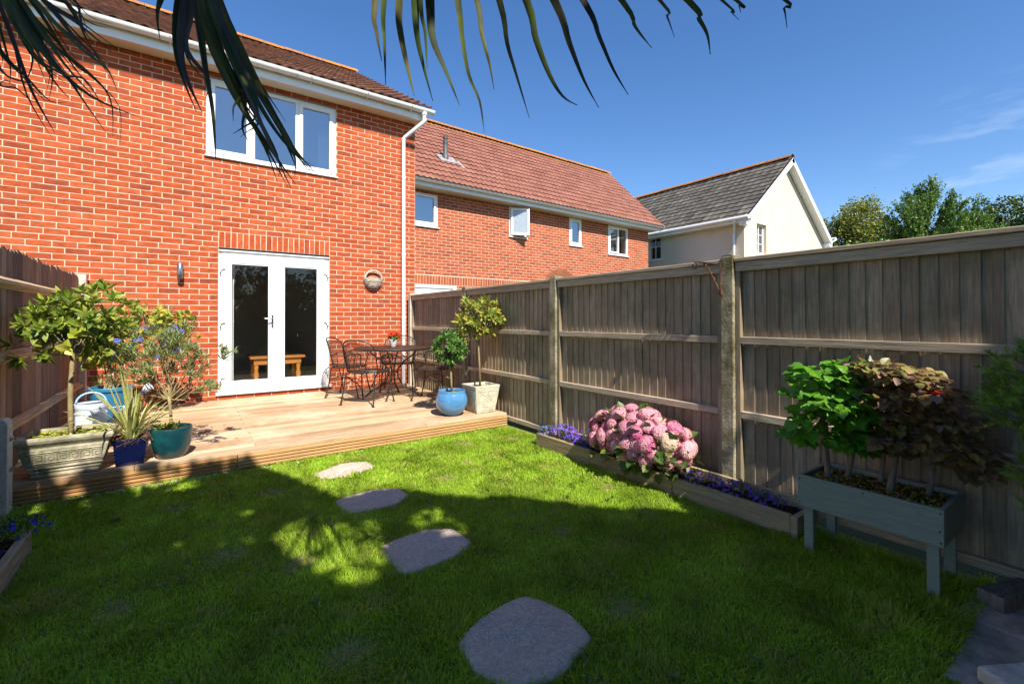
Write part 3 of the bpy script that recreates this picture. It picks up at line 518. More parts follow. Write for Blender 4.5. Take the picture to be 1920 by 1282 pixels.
# eaves
ZS = 4.785
MB().box(X0, 3.02, -.245, .006, ZS, ZS+.012).build('soffit', M['soffit'], H1)
MB().box(X0, 3.03, -.262, -.246, ZS-.015, ZS+.17).build('fascia', M['upvc'], H1)
MB().prism([(-.3, ZS-.02), (.3, ZS-.02), (.3, ZS+.14), (-.1, ZS+.14), (-.3, ZS+.12)], 'X', 3.031, 3.05).build('box_end', M['upvc'], H1)
def gutter(x0, x1, y, z, r, parent, m='upvc_old', name='gutter'):
    prof = [(math.cos(a)*r, math.sin(a)*r) for a in [math.pi+math.pi*k/10 for k in range(11)]]
    inner = [(p[0]*.93, p[1]*.93+.001) for p in prof][::-1]
    return MB().prism([(y+p[0], z+p[1]) for p in prof]+[(y+r+.004, z+.006), (y+r*.93, z+.006)]+[(y+p[0], z+p[1]) for p in inner]+[(y-r*.93, z+.006), (y-r-.004, z+.006)], 'X', x0, x1).build(name, M[m], parent)
gutter(X0, 3.16, -.335, ZS+.15, .062, H1)
MB().prism([(-.335+.066*math.cos(a), ZS+.15+.066*math.sin(a)) for a in [math.pi+math.pi*k/10 for k in range(11)]], 'X', 3.16, 3.168).build('gutter_end', M['upvc_old'], H1)
for bx in (-3.2, -2.3, -1.4, -.55, .3, 1.15, 2.0, 2.75):
    MB().tube([(bx, -.26, ZS+.07), (bx, -.335, ZS+.075), (bx, -.407, ZS+.14)], .007, 6).build('gutter_clip', M['upvc_old'], H1)
dp = MB(); dp.tube([(2.99, -.335, ZS+.10), (2.99, -.335, ZS-.035), (2.985, -.325, ZS-.065), (2.74, -.075, ZS-.31), (2.725, -.06, ZS-.34), (2.725, -.06, .17)], .034, 12)
dp = dp.build('downpipe', M['upvc'], H1, smooth=True); sharp_smooth(dp)
for z_ in (ZS-.36, 3.75, 2.4, 1.3):
    MB().lathe([(.038, 0), (.038, .04)], (2.725, -.06, z_), 12).build('pipe_clip', M['upvc_old'], dp)
MB().lathe([(.045, 0), (.045, .06)], (2.99, -.335, ZS+.05), 14).build('pipe_outlet', M['upvc_old'], dp)
# roofs
def tile_proto(w=.3, g=.30, waves=2, amp=.026, thick=.026, n=13):
    V = []; F = []
    prof = [(i/(n-1), amp*(.5+.5*math.cos(2*math.pi*waves*i/(n-1)))) for i in range(n)]
    for yy, dz in ((-.03, .030), (g, 0)):
        V += [(x*w, yy, z+dz) for x, z in prof]
    for i in range(n-1): F.append((i, i+1, n+i+1, n+i))
    V += [(x*w, -.03, z+.030-thick) for x, z in prof]
    for i in range(n-1): F.append((2*n+i, 2*n+i+1, i+1, i))
    V += [(0, g, 0-thick), (0, -.03, .022-thick+amp)]
    return V, F
TP = [tile_proto()]; TPf = [tile_proto(.3, .3, 1, .014, .034, 7)]
def roof_tiles(origin, along, up, length, rows, colw=.3, g=.3, x_end=None):
    """x_end(row) = where the verge cuts the row; origin = eave start"""
    along, up = Vector(along).normalized(), Vector(up).normalized(); nrm = along.cross(up).normalized(); mats = []
    if nrm.z < 0: nrm = -nrm
    for r_ in range(rows):
        L = x_end(r_) if x_end else length
        n = math.ceil(L/colw)
        for c in range(n):
            w = min(colw, L-c*colw)
            if w < .06: continue
            p = Vector(origin)+along*(c*colw)+up*(r_*g)+nrm*random.uniform(0, .004)
            mats.append(tmat(p, along, up, nrm, (w/colw, 1, 1)))
    return mats
def slope_slab(pts, t, nrm, parent, m, name='roof_deck'):
    n = len(pts); P = [Vector(p) for p in pts]; nv = Vector(nrm).normalized()
    MB().add([p-nv*.005 for p in P]+[p-nv*t for p in P], [tuple(range(n)), tuple(range(n, 2*n))[::-1]]+[(k, n+k, n+(k+1)%n, (k+1)%n) for k in range(n)]).build(name, M[m], parent)
def ridge(a, b, parent, r=.135, seg=.42, m='lichen', n_ind=60):
    a, b = Vector(a), Vector(b); d = (b-a); L = d.length; d.normalize(); n = int(L/seg)
    V = []; F = []; k_ = 7
    for j, t in enumerate((0, seg*.985)):
        for k in range(k_):
            an = math.pi*k/(k_-1)*.84+.25; V.append((math.cos(an)*r, t, math.sin(an)*r-.045))
    for k in range(k_-1): F.append((k, k+1, k_+k+1, k_+k))
    side = d.cross(Vector((0,0,1))).normalized()
    pieces('ridge_tile', [(V, F)], [tmat(a+d*(i*seg)+Vector((0,0,random.uniform(-.006,.006))), side, d, (0,0,1)) for i in range(n)], M[m], parent, n_ind)
p1 = R(30.3); up1 = (0, math.cos(p1), math.sin(p1))
e1 = (-3.2, -.36, ZS+.17)
slope_slab([(-4.2, -.30, ZS+.18), (3.08, -.30, ZS+.18), (3.08, 4.0, ZS+.18+4.3*math.tan(p1)), (-4.2, 4.0, ZS+.18+4.3*math.tan(p1))], .08, (0, -math.sin(p1), math.cos(p1)), H1, 'black')
pieces('roof_tile', TP, roof_tiles(e1, (1,0,0), up1, 6.33, 17), M['tile_brown'], H1, 300, stuff_name='roof_tiles')
ridge((3.12, 4.02, ZS+.20+4.36*math.tan(p1)), (-4.2, 4.02, ZS+.20+4.36*math.tan(p1)), H1)

# wall lamp
lp = thing('wall_lamp', (-.438, 0, 1.84), 'brushed steel cylinder lamp on the brick wall left of the french door', 'wall lamp')
sharp_smooth(MB().lathe([(.034, 0), (.036, .004), (.036, .196), (.033, .2)], (-.438, -.068, 1.845), 24).build('lamp_body', M['steel'], lp))
MB().lathe([(.028, -.004), (.028, .0)], (-.438, -.068, 1.848), 20).build('lens', M['white_pot'], lp)
MB().box(-.458, -.418, -.033, -.001, 1.89, 2.0, .004).build('bracket', M['black'], lp)

# wicker basket
bk = thing('wicker_basket', (2.2, -.01, 1.82), 'round pale wicker basket with a hoop handle hanging on the brick wall', 'basket')
mb = MB()
for i in range(11):
    z = 1.815+i*.016; r_ = .15*math.sqrt(max(.05, 1-((10-i)/11)**2))+.005
    pts = [(2.2+r_*math.cos(a)+random.uniform(-.004,.004), -.012-.11*r_/.15*abs(math.sin(a)), z+random.uniform(-.006,.006)) for a in [math.pi*k/16 for k in range(17)]]
    mb.tube(pts, .0085, 6)
for k in range(9):
    a = math.pi*(k+.5)/9
    mb.tube([(2.2+.15*math.cos(a)*math.sqrt(max(.02,1-((10-i)/11)**2)), -.016-.11*math.sin(a)*math.sqrt(max(.02,1-((10-i)/11)**2)), 1.815+i*.016) for i in range(0, 11, 2)], .005, 5)
mb.build('basket_bowl', M['wicker'], bk)
mb = MB()
for o_ in (-.008, .008, 0):
    mb.tube([(2.2+(.145+o_)*math.cos(a), -.05+o_*.6, 1.97+(.15+o_)*math.sin(a)) for a in [math.pi*k/14 for k in range(15)]], .006, 6)
mb.build('handle', M['wicker'], bk)
mb = MB()
for k in range(14):
    a = random.uniform(0, math.pi); p = Vector((2.2+.13*math.cos(a), -.09*abs(math.sin(a))-.02, 1.84+random.random()*.13)); MB().tube([p, p+Vector((math.cos(a)*.07, -.02, random.uniform(-.02,.02)))], .003, 4).build('twig_end', M['bark_g'], bk)

nl = MB(); 
for x_ in (2.085, 2.31): nl.tube([(x_, 0, 1.66), (x_, -.02, 1.66)], .004, 5)
tag(nl.build('wall_hook', M['black']), 'two small dark hooks in the brickwork below the wicker basket', 'hook')

# ------------------------------------------------------------------ middle house (neighbour terrace)
A2 = (2.96, 2.07, 0)
H2 = thing('brick_terrace', A2, 'orange brick neighbour house with red tiled roof and a row of four upper windows', 'house', rz=R(2.0))
def hx(X, z):
    s = 1+.0305*(X-3.855)/8.32
    return A2[0]+(-.346+(X+.346)*s-A2[0]), 1.283+(z-1.283)*s
W2 = []
for (xa, zt, xb, zb) in ((3.60, 4.235, 4.443, 3.45), (6.501, 4.233, 7.06, 3.468), (8.626, 4.225, 9.11, 3.43), (10.248, 4.19, 11.157, 3.30)):
    x0_, z1_ = hx(xa, zt); x1_, z0_ = hx(xb, zb); W2.append((x0_, x1_, z0_, z1_))
Y2 = A2[1]; XE = hx(12.169, 3.4)[0]; ZT2 = 4.30
D2 = (3.0, 4.96, 0, 2.105); D3 = (5.71, 8.2, 0, 2.105)
wall_boxes(A2[0], XE, -.1, ZT2, Y2+.0032, Y2+.28, W2+[D2, D3]).build('wall', M['mortar_far'], H2)
MB().box(XE-.006, XE-.001, Y2+.3, Y2+5.5, -.1, ZT2).build('side_wall', M['mortar_far'], H2)
sold = [(A2[0], 10.5, 2.11, 2.32)]
bm2 = brickwork(A2[0], XE, 1.5, ZT2, Y2, W2+[D2, D3], sold, lambda s, e, z: XE, 2.11-10*C)
pieces('brick', BR, bm2, M['brick_far'], H2, 300, 2, stuff_name='bricks')
MB().box(A2[0], 4.955, Y2+.03, Y2+.09, 0, 2.10, .01).build('white_door', M['upvc'], H2)
MB().box(4.87, 4.96, Y2+.0, Y2+.03, 0, 2.10).box(A2[0], 4.87, Y2+.001, Y2+.03, 2.03, 2.10).box(A2[0], 4.8, Y2+.02, Y2+.031, 1.97, 1.985).build('door_frame', M['upvc'], H2)
MB().box(5.7, 8.3, Y2+.3, Y2+.32, 0, 2.2).build('doorway_shade', M['black'], H2)  # black sheet standing in for the shade inside the opening
for i, (a, b, c, d) in enumerate(W2):
    mb = MB(); frame_rect(mb, a, b, c, d, Y2+.01, Y2+.08, .06); mb.box(a-.03, b+.03, Y2-.04, Y2+.05, c-.03, c-.001, .004)
    if i == 3: mb.box((a+b)/2-.02, (a+b)/2+.04, Y2+.011, Y2+.08, c+.06, d-.06)
    w = mb.build('window', M['upvc'], H2)
    if i == 1:   # open casement, hinged at its left side
        L = b-a-.08; an = R(28); p0 = Vector((a+.04, Y2-.0, 0)); dx = Vector((math.cos(an), -math.sin(an), 0)); nn = Vector((math.sin(an), math.cos(an), 0))
        mb = MB()
        def ob(u0, u1, z0, z1): mb.obox(p0+dx*((u0+u1)/2)+Vector((0, -.02, (z0+z1)/2)), dx*((u1-u0)/2), nn*.025, (0, 0, (z1-z0)/2))
        ob(0, .055, c+.03, d-.03); ob(L-.055, L, c+.03, d-.03); ob(.055, L-.055, c+.03, c+.085); ob(.055, L-.055, d-.085, d-.03)
        mb.build('sash', M['upvc'], w)
        mb = MB(); q = p0+dx*(L/2)+Vector((0, -.02, (c+d)/2)); mb.obox(q, dx*(L/2-.05), nn*.003, (0, 0, (d-c)/2-.08)); mb.build('pane', M['lace_glass'], w)
        MB().box(a+.1, b-.02, Y2-.09, Y2, c+.0, c+.012).build('stay', M['black'], w)
        MB().box(a+.06, b-.06, Y2+.05, Y2+.055, c+.06, d-.06).build('pane', M['glass_sky'], w)
    elif i == 3:
        m_ = (a+b)/2
        mb = MB(); frame_rect(mb, a+.05, m_+.02, c+.05, d-.05, Y2-.01, Y2+.05, .05); mb.build('sash', M['upvc'], w)
        pane(a+.1, m_-.03, c+.1, d-.1, Y2+.03, w, 'glass_sky'); pane(m_+.04, b-.06, c+.06, d-.06, Y2+.05, w, 'glass')
    else:
        mb = MB(); frame_rect(mb, a+.05, b-.05, c+.05, d-.05, Y2-.01, Y2+.05, .05); mb.build('sash', M['upvc'], w)
        pane(a+.1, b-.1, c+.1, d-.1, Y2+.03, w, 'glass_sky')
room(A2[0]+.1, XE-.15, Y2+.29, Y2+2.6, 2.7, 4.28, H2)
MB().box(A2[0], XE+.2, Y2-.30, Y2+.004, ZT2, ZT2+.012).build('soffit', M['soffit'], H2)
MB().box(A2[0], XE+.28, Y2-.318, Y2-.301, ZT2-.015, ZT2+.15).build('fascia', M['upvc'], H2)
gutter(A2[0], XE+.33, Y2-.38, ZT2+.13, .06, H2, 'upvc')
p2 = R(40); up2 = (0, math.cos(p2), math.sin(p2)); LEN2 = 4.45
skew = lambda r_: XE+.30-A2[0]+.30*r_*.275
slope_slab([(A2[0], Y2-.33, ZT2+.14), (XE+.26, Y2-.33, ZT2+.14), (XE+.26+.275*4.4, Y2-.33+4.4*math.cos(p2), ZT2+.14+4.4*math.sin(p2)), (A2[0], Y2-.33+4.4*math.cos(p2), ZT2+.14+4.4*math.sin(p2))], .08, (0, -math.sin(p2), math.cos(p2)), H2, 'black')
t2_ = roof_tiles((A2[0], Y2-.42, ZT2+.13), (1,0,0), up2, 9.8, 15, x_end=skew); cut2 = max(m_[2, 3] for m_ in t2_)-.1
pieces('roof_tile', TP, [m_ for m_ in t2_ if m_[2, 3] < cut2], M['tile_red'], H2, 300, 3, stuff_name='roof_tiles')
pieces('lichen_tile', TP, [m_ for m_ in t2_ if m_[2, 3] >= cut2], M['lichen_tile'], H2, 60, 3)
yr2, zr2 = Y2-.40+4.5*math.cos(p2), ZT2+.16+4.5*math.sin(p2)
ridge((A2[0]+skew(15)+.02, yr2, zr2), (A2[0], yr2, zr2), H2)
fx, fy = 5.05, 2.78; fz = ZT2+.13+(fy-(Y2-.42))*math.tan(p2)
fl = MB().lathe([(.085, -.12), (.085, .12), (.055, .16), (.055, .42), (.062, .42), (.062, .5), (.05, .51), (.05, .53), (.062, .54), (.062, .6), (.04, .62)], (fx, fy, fz), 20).build('flue', M['flue'], H2); sharp_smooth(fl)
mb = MB(); nv = Vector((0, -math.sin(p2), math.cos(p2))); uv = Vector(up2)
mb.obox(Vector((fx+.03, fy-.02, fz+.03)), Vector((.24, 0, 0)), uv*.19, nv*.012); mb.obox(Vector((fx+.36, fy-.14, fz-.08)), Vector((.06, -.02, -.02)), uv*.22, nv*.01)
mb.build('flashing', M['lead'], H2)

# ------------------------------------------------------------------ far rendered house
X3, Y3 = 14.0, -.15
H3 = thing('rendered_house', (X3, Y3, 0), 'cream rendered house with grey tiled roof and gable end behind the fence', 'house')
ez, XR, apx, apz = 4.52, 19.95, 16.85, 6.76
gw = [(14.80, 15.43, 3.45, 4.42)]; sw = [(2.95, 3.52, 3.52, 4.5)]
mb = wall_boxes(X3, XR, -.1, ez, Y3, Y3+.25, gw); mb.prism([(X3, ez), (XR, ez), (XR-.05, ez+.03), (apx, apz), (X3+.05, ez+.03)], 'Y', Y3, Y3+.25)
mb.build('gable_wall', M['render'], H3)
mb = MB()   # side wall facing the garden, window opening cut
for a, b, c, d in ((Y3+.252, 2.95, -.1, ez-.02), (3.52, 7.5, -.1, ez-.02), (2.95, 3.52, -.1, 3.52), (2.95, 3.52, 4.495, ez-.02)): mb.box(X3+.001, X3+.25, a, b, c, d)
mb.build('side_wall', M['render'], H3)
w = MB(); frame_rect(w, 14.80, 15.43, 3.45, 4.42, Y3+.10, Y3+.16, .05); w.box(15.09, 15.14, Y3+.101, Y3+.16, 3.5, 4.37)
for z_ in (3.78, 4.08): w.box(14.85, 15.09, Y3+.115, Y3+.135, z_, z_+.02); w.box(15.14, 15.38, Y3+.115, Y3+.135, z_, z_+.02)
w = w.build('window', M['upvc'], H3); pane(14.85, 15.09, 3.5, 4.37, Y3+.13, w, 'glass_sky'); pane(15.14, 15.38, 3.5, 4.37, Y3+.13, w, 'glass_sky')
w = MB(); 
w.box(X3+.04, X3+.10, 2.95, 3.0, 3.52, 4.49); w.box(X3+.04, X3+.10, 3.47, 3.52, 3.52, 4.49); w.box(X3+.041, X3+.10, 3.0, 3.47, 3.52, 3.57); w.box(X3+.041, X3+.10, 3.0, 3.47, 4.44, 4.49)
w.box(X3+.05, X3+.07, 3.225, 3.245, 3.57, 4.44); w.box(X3+.051, X3+.071, 3.0, 3.225, 4.0, 4.02); w.box(X3+.051, X3+.071, 3.245, 3.47, 4.0, 4.02); w.box(X3-.04, X3+.04, 2.92, 3.55, 3.49, 3.519)
w = w.build('window', M['upvc'], H3); MB().box(X3+.075, X3+.08, 3.0, 3.47, 3.57, 4.44).build('pane', M['glass'], w)
MB().box(X3+.3, XR-.2, Y3+.9, 6.8, 3.0, 4.4).build('room_shade_block', M['black'], H3)  # solid black block in place of the unlit interior behind the windows
ang3 = math.atan2(apz-ez, apx-X3)
zr3_ = ez-.32*math.tan(ang3)+.16+(apx-X3+.32)*math.tan(ang3); zb_l = ez-.32*math.tan(ang3)+.16
for s_, xe in ((1, X3-.32), (-1, XR+.22)):
    upv = Vector((s_*math.cos(ang3), 0, math.sin(ang3))); nv = Vector((-s_*math.sin(ang3), 0, math.cos(ang3)))
    zb = ez-.32*math.tan(ang3)+.16; L = abs(apx-xe)/math.cos(ang3)
    o_ = Vector((xe, Y3-.24, zb if s_ == 1 else zr3_-abs(apx-xe)*math.tan(ang3))); e_ = Vector((0, 7.9, 0))
    slope_slab([o_, o_+e_, o_+e_+upv*L, o_+upv*L], .09, nv, H3, 'black')
    if s_ == 1:
        mats = roof_tiles(o_+Vector((0, 7.9, 0)), (0, -1, 0), upv, 7.9, int(L/.3)+1)
        pieces('roof_tile', TPf, mats, M['tile_grey'], H3, 300, 4, stuff_name='roof_tiles')
    else:
        MB().obox(o_+e_*.5+upv*(L/2)+nv*.01, e_*.5, upv*(L/2), nv*.012).build('roof_slope', M['tile_grey'], H3)
    # bargeboard
    zb = o_.z; q0 = Vector((xe, Y3-.25, zb)); 
    MB().obox(q0+upv*(L/2)-nv*.10, upv*(L/2), Vector((0, .012, 0)), nv*.085).build('bargeboard', M['upvc'], H3)
    MB().obox(q0+upv*(L/2)-nv*.17+Vector((0, .12, 0)), upv*(L/2-.05), Vector((0, .11, 0)), nv*.008).build('soffit', M['upvc'], H3)
    MB().box(min(xe, xe+s_*.26), max(xe, xe+s_*.26), Y3-.235, Y3-.002, zb-.22, zb-.08).build('kneeler', M['upvc'], H3)
zr3 = zr3_; zb = zb_l
ridge((apx, Y3-.24, zr3+.04), (apx, 7.4, zr3+.04), H3, m='lichen')
MB().box(X3-.335, X3-.315, Y3-.4, 7.4, zb-.13, zb+.01).build('fascia', M['upvc'], H3)
MB().box(X3-.315, X3+.0, Y3-.0, 7.4, zb-.135, zb-.125).build('soffit', M['soffit'], H3)
g = MB().tube([(X3-.39, Y3-.35, zb+.0), (X3-.39, 7.4, zb+.0)], .06, 10).build('gutter', M['upvc'], H3)
d3 = MB().tube([(X3-.39, Y3+.1, zb-.03), (X3-.39, Y3+.1, zb-.1), (X3-.06, Y3+.3, zb-.42), (X3-.06, Y3+.3, .1)], .036, 8).build('downpipe', M['upvc'], H3)
MB().tube([(XR+.39, Y3-.3, zb), (XR+.39, 7, zb)], .06, 8).build('gutter', M['upvc'], H3)
MB().tube([(XR+.3, Y3-.35, zb-.05), (XR+.05, Y3-.06, zb-.3), (XR+.05, Y3-.06, .1)], .035, 8).build('downpipe', M['upvc'], H3)
# ------------------------------------------------------------------ right fence
FX = 2.86; PY = [-5.891+1.9204*i for i in range(-1, 4)]
def board_protos(h, n=4, w=.098, slant=0):
    out = []
    for k in range(n):
        r_ = random.Random(k+40); V = []; F = []
        nz = 4
        for i in range(nz+1):
            z = h*i/nz; j = r_.uniform(-.0016, .0016)
            top = slant if i == nz else 0
            # thick edge at -Y (y=0), thin at +Y; face towards -X
            V += [(-.0150+j, 0+j, z-top), (.0, 0, z-top), (0, w, z), (-.0075+j, w, z)]
        for i in range(nz):
            a, b = 4*i, 4*i+4
            F += [(a, a+1, b+1, b), (a+1, a+2, b+2, b+1), (a+2, a+3, b+3, b+2), (a+3, a, b, b+3)]
        F += [(0, 3, 2, 1), (4*nz, 4*nz+1, 4*nz+2, 4*nz+3)]
        out.append((V, F))
    return out
FB = board_protos(1.59)
labels_p = {0: 'fence panel at the right edge, behind the raised planter', 1: 'fence panel behind the pink hydrangea, with the iron bracket at its end',
            2: 'fence panel behind the tall bay tree, between the two slim posts', 3: 'fence panel beside the patio table, meeting the brick house'}
labels_q = {0: 'mossy concrete fence post beside the camera, past the right edge', 1: 'thick mossy concrete fence post nearest the planter, rusty bracket fixed to it', 2: 'slim concrete fence post behind the left end of the flower bed',
            3: 'slim concrete fence post behind the tall bay tree', 4: 'pale concrete fence post against the house wall by the downpipe'}
for i in range(5):
    y = PY[i]
    pz = 1.745
    p = MB().box(2.80, 2.925, y-.047, y+.047, -.1, pz-.012, .006).prism([(y-.045, pz-.012), (y+.045, pz-.012), (y+.03, pz), (y-.03, pz)], 'X', 2.805, 2.92).build('fence_post', M['conc_pale' if i == 4 else 'conc'], None)
    tag(p, labels_q[i], 'fence post', 'concrete fence posts')
for i in range(4):
    a, b = PY[i]+.049, PY[i+1]-.049
    t = thing('garden_fence', (FX, (a+b)/2, 0), labels_p[i], 'fence panel', 'feather-edge fence panels')
    mats = []; y = a+.036; k = 0
    while y < b-.05:
        mats.append(tmat((FX+.014+(.0)+random.uniform(-.001, .001), y, .05+random.uniform(-.004, .004)), (math.cos(.07), -math.sin(.0), 0))); y += .0795+random.uniform(-.002, .002); k += 1
    pieces('board', FB, mats, M['fence'], t, 60, i)
    for z_ in (1.11, .587, .06):
        MB().box(FX-.035, FX-.003, a+.036, b-.036, z_, z_+.05, .003).build('rail', M['fence_h'], t)
    MB().box(FX-.036, FX+.03, a, a+.035, .02, 1.62, .003).build('stile', M['fence'], t)
    MB().box(FX-.036, FX+.03, b-.035, b, .02, 1.62, .003).build('stile', M['fence'], t)
    MB().box(FX-.040, FX-.001, a+.001, b-.001, 1.622, 1.686, .003).build('top_batten', M['fence_h'], t)
    MB().box(FX-.056, FX+.06, a, b, 1.688, 1.716, .004).build('capping', M['fence_h'], t)
# rusty hanging bracket
rb = thing('basket_bracket', (2.79, -5.86, 1.6), 'rusty wrought iron hanging bracket with a scroll end on the fence post', 'bracket')
MB().tube([(2.795, -5.847, 1.45), (2.795, -5.847, 1.69)], .004, 6).build('back_bar', M['rust'], rb)
mb = MB(); pts = [(2.785, -5.845, 1.675), (2.77, -5.76, 1.70), (2.755, -5.68, 1.712)]
for k in range(15):
    a = math.pi/2+k*.42; r_ = .03*(1-k/22); pts.append((2.75, -5.665+r_*math.cos(a), 1.683+r_*math.sin(a)))
mb.tube(pts, .006, 6).build('scroll_arm', M['rust'], rb)
mb = MB(); n = 26; pa, pb = Vector((2.785, -5.84, 1.49)), Vector((2.765, -5.735, 1.70))
mb.tube([pa.lerp(pb, k/n)+Vector((.004*math.cos(k*1.3), .004*math.sin(k*1.3), .02*math.sin(math.pi*k/n))) for k in range(n+1)], .006, 6).build('twisted_brace', M['rust'], rb)
MB().box(2.78, 2.80, -5.86, -5.838, 1.46, 1.50).build('foot_plate', M['rust'], rb)
# round plaque beyond the fence
pq = thing('garden_plaque', (3.15, -3.7, 1.7), 'rounded terracotta disc showing above the fence beside the slim post', 'garden ornament')
mb = MB(); d_ = Vector((.66, .75, 0)).normalized()*.012; u_ = Vector((-.60, .80, 0)).normalized() 
nn = 28; c_ = Vector((3.15, -3.70, 1.70)); ux = Vector((.75, -.66, 0)).normalized()
V = [c_+s_*d_*(1)+ux*.18*math.cos(2*math.pi*k/nn)+Vector((0,0,.165*math.sin(2*math.pi*k/nn))) for s_ in (-1, 1) for k in range(nn)]
mb.add(V, [tuple(range(nn)), tuple(range(nn, 2*nn))[::-1]]+[(k, nn+k, nn+(k+1)%nn, (k+1)%nn) for k in range(nn)]); mb.build('disc', M['terracotta'], pq, bevel=.006)
MB().tube([(3.16, -3.69, 0), (3.16, -3.69, 1.7)], .015, 8).build('stake', M['rust'], pq)

# ------------------------------------------------------------------ left fence
LF = thing('pale_fence', (-1.42, -1.6, 0), 'dark brown close-board fence on the left with jagged tops and arris rails', 'fence')
LB = board_protos(1.66, 5, .094, .035)
mats = []; y = -4.9
while y < -.2:
    x, yy, zz = (-1, 0, 0), (0, -1, 0), (0, 0, 1)
    mats.append(tmat((-1.444+random.uniform(-.006, .006), y+.09, .17+random.uniform(-.02, .015)), x, yy, zz, (1, .94, 1))); y += .089+random.uniform(-.006, .006)
pieces('board', LB, mats, M['fence_l'], LF, 300, 5)
for z_ in (1.555, 1.02, .50):
    MB().prism([(-1.425, z_-.045), (-1.425, z_+.045), (-1.375, z_+.012), (-1.375, z_-.012)], 'Y', -4.9, -.16).build('arris_rail', M['rail_l'], LF)
MB().box(-1.44, -1.405, -4.9, -.16, .0, .165, .004).build('gravel_board', M['rail_l'], LF)
tag(MB().box(-1.47, -1.36, -.155, -.045, -.1, 1.84, .006).build('fence_post', M['conc_pale']), 'pale concrete post of the left fence against the brick wall', 'fence post')
MB().box(0, 0, 0, 0, 0, 0)
sp = thing('repair_post', (-1.35, -3.22, 0), 'short pale concrete spur post with two galvanised bolts at the deck corner', 'fence post')
MB().prism([(-1.43, -.1), (-1.305, -.1), (-1.305, .61), (-1.325, .635), (-1.43, .64)], 'Y', -3.33, -3.215).build('post', M['conc_pale'], sp, bevel=.005)
for z_ in (.30, .50):
    b_ = MB().tube([(-1.306, -3.275, z_), (-1.290, -3.275, z_)], .016, 6).tube([(-1.292, -3.275, z_), (-1.272, -3.275, z_)], .007, 8).build('bolt', M['steel'], sp)

# ------------------------------------------------------------------ deck
DY, DZ = -3.13, .16
dk = thing('timber_deck', (.7, -1.5, 0), 'raised pale larch deck with grooved front edge in front of the french door', 'deck')
brd = []; w = .1275; nrow = 24
for r_ in range(nrow):
    y0 = DY+r_*w*(3.10/(nrow*w)); ww = 3.10/nrow
    js = [(-1.405, -.75+(r_ % 2)*.9, ), (-.75+(r_ % 2)*.9, 2.795)] if r_ else [(-1.405, -.68), (-.68, 1.75), (1.75, 2.795)]
    for a, b in js:
        h = random.uniform(-.0015, .0015); mb = MB(); 
        g_ = [y0+.0055, y0+ww-.0055]; pf = [(g_[0], DZ-.028), (g_[0], DZ-.002)]
        if r_ == 0: pf += [(g_[0]+.002, DZ), (g_[1]-.002, DZ)]
        else:
            for q in range(5):
                c_ = g_[0]+(g_[1]-g_[0])*(q+.5)/5
                pf += [(c_-.008, DZ), (c_-.004, DZ-.0018), (c_+.004, DZ-.0018), (c_+.008, DZ)]
        pf += [(g_[1], DZ-.002), (g_[1], DZ-.028)]
        MB().prism([(p[0], p[1]+h) for p in pf], 'X', a+.002, b-.002).build('deck_board', M['deck'], dk)
for a, b in ((-1.405, .0), (.003, 2.795)):
    pf = [(DY+.016, .012), (DY, .012)]; n = 4
    for q in range(n):
        z_ = .014+(.113/n)*q; s_ = .113/n
        pf += [(DY, z_+s_*.05), (DY-.010, z_+s_*.12), (DY-.012, z_+s_*.6), (DY-.010, z_+s_*.68), (DY, z_+s_*.75)]
    pf += [(DY+.0, .1295), (DY+.016, .1295)]
    MB().prism(pf, 'X', a, b-.003).build('fascia_board', M['deck_side'], dk)
MB().box(-1.40, 2.79, DY+.03, -.01, .0, .125).build('deck_gap_shade', M['black'], dk)  # black fill under the boards puts shade into the gaps

# ------------------------------------------------------------------ raised bed on the right
rb_ = thing('raised_bed', (2.7, -5.2, 0), 'long low timber edged flower bed along the foot of the right fence', 'raised bed')
BT = .135; bx = 2.53
for a, b in ((-4.03, -4.78), (-4.783, -5.62), (-5.623, -6.42)):
    MB().box(bx, bx+.038, b, a, -.05, BT+random.uniform(-.004, .004), .004).build('front_board', M['bedwood'], rb_, jit=.001)
MB().box(bx+.039, 2.80, -4.068, -4.031, -.05, BT-.005, .004).build('end_board', M['bedwood'], rb_)
MB().box(bx+.0, 2.80, -6.460, -6.421, -.05, BT-.002, .004).build('end_board', M['bedwood'], rb_)
MB().box(2.775, 2.80, -6.42, -4.07, -.05, BT+.03, .004).build('back_board', M['bedwood'], rb_)
def soil_patch(x0, x1, y0, y1, z, name, parent, m='soil', nx=14, ny=30, amp=.02):
    V = [(x0+(x1-x0)*i/nx, y0+(y1-y0)*j/ny, z+rng.uniform(-amp, amp)) for j in range(ny+1) for i in range(nx+1)]
    F = [(j*(nx+1)+i, j*(nx+1)+i+1, (j+1)*(nx+1)+i+1, (j+1)*(nx+1)+i) for j in range(ny) for i in range(nx)]
    return MB().add(V, F).build(name, M[m], parent, smooth=True)
soil_patch(bx+.038, 2.775, -6.42, -4.07, .095, 'soil', rb_, ny=80)
# left bed
lb = thing('flower_bed', (-1.25, -4.6, 0), 'timber edged flower bed at the left edge of the lawn', 'raised bed')
MB().box(-1.095, -1.055, -5.6, -4.02, -.05, .115, .005).build('front_board', M['bedwood'], lb)
soil_patch(-1.42, -1.095, -5.6, -3.95, .07, 'soil', lb, ny=50)

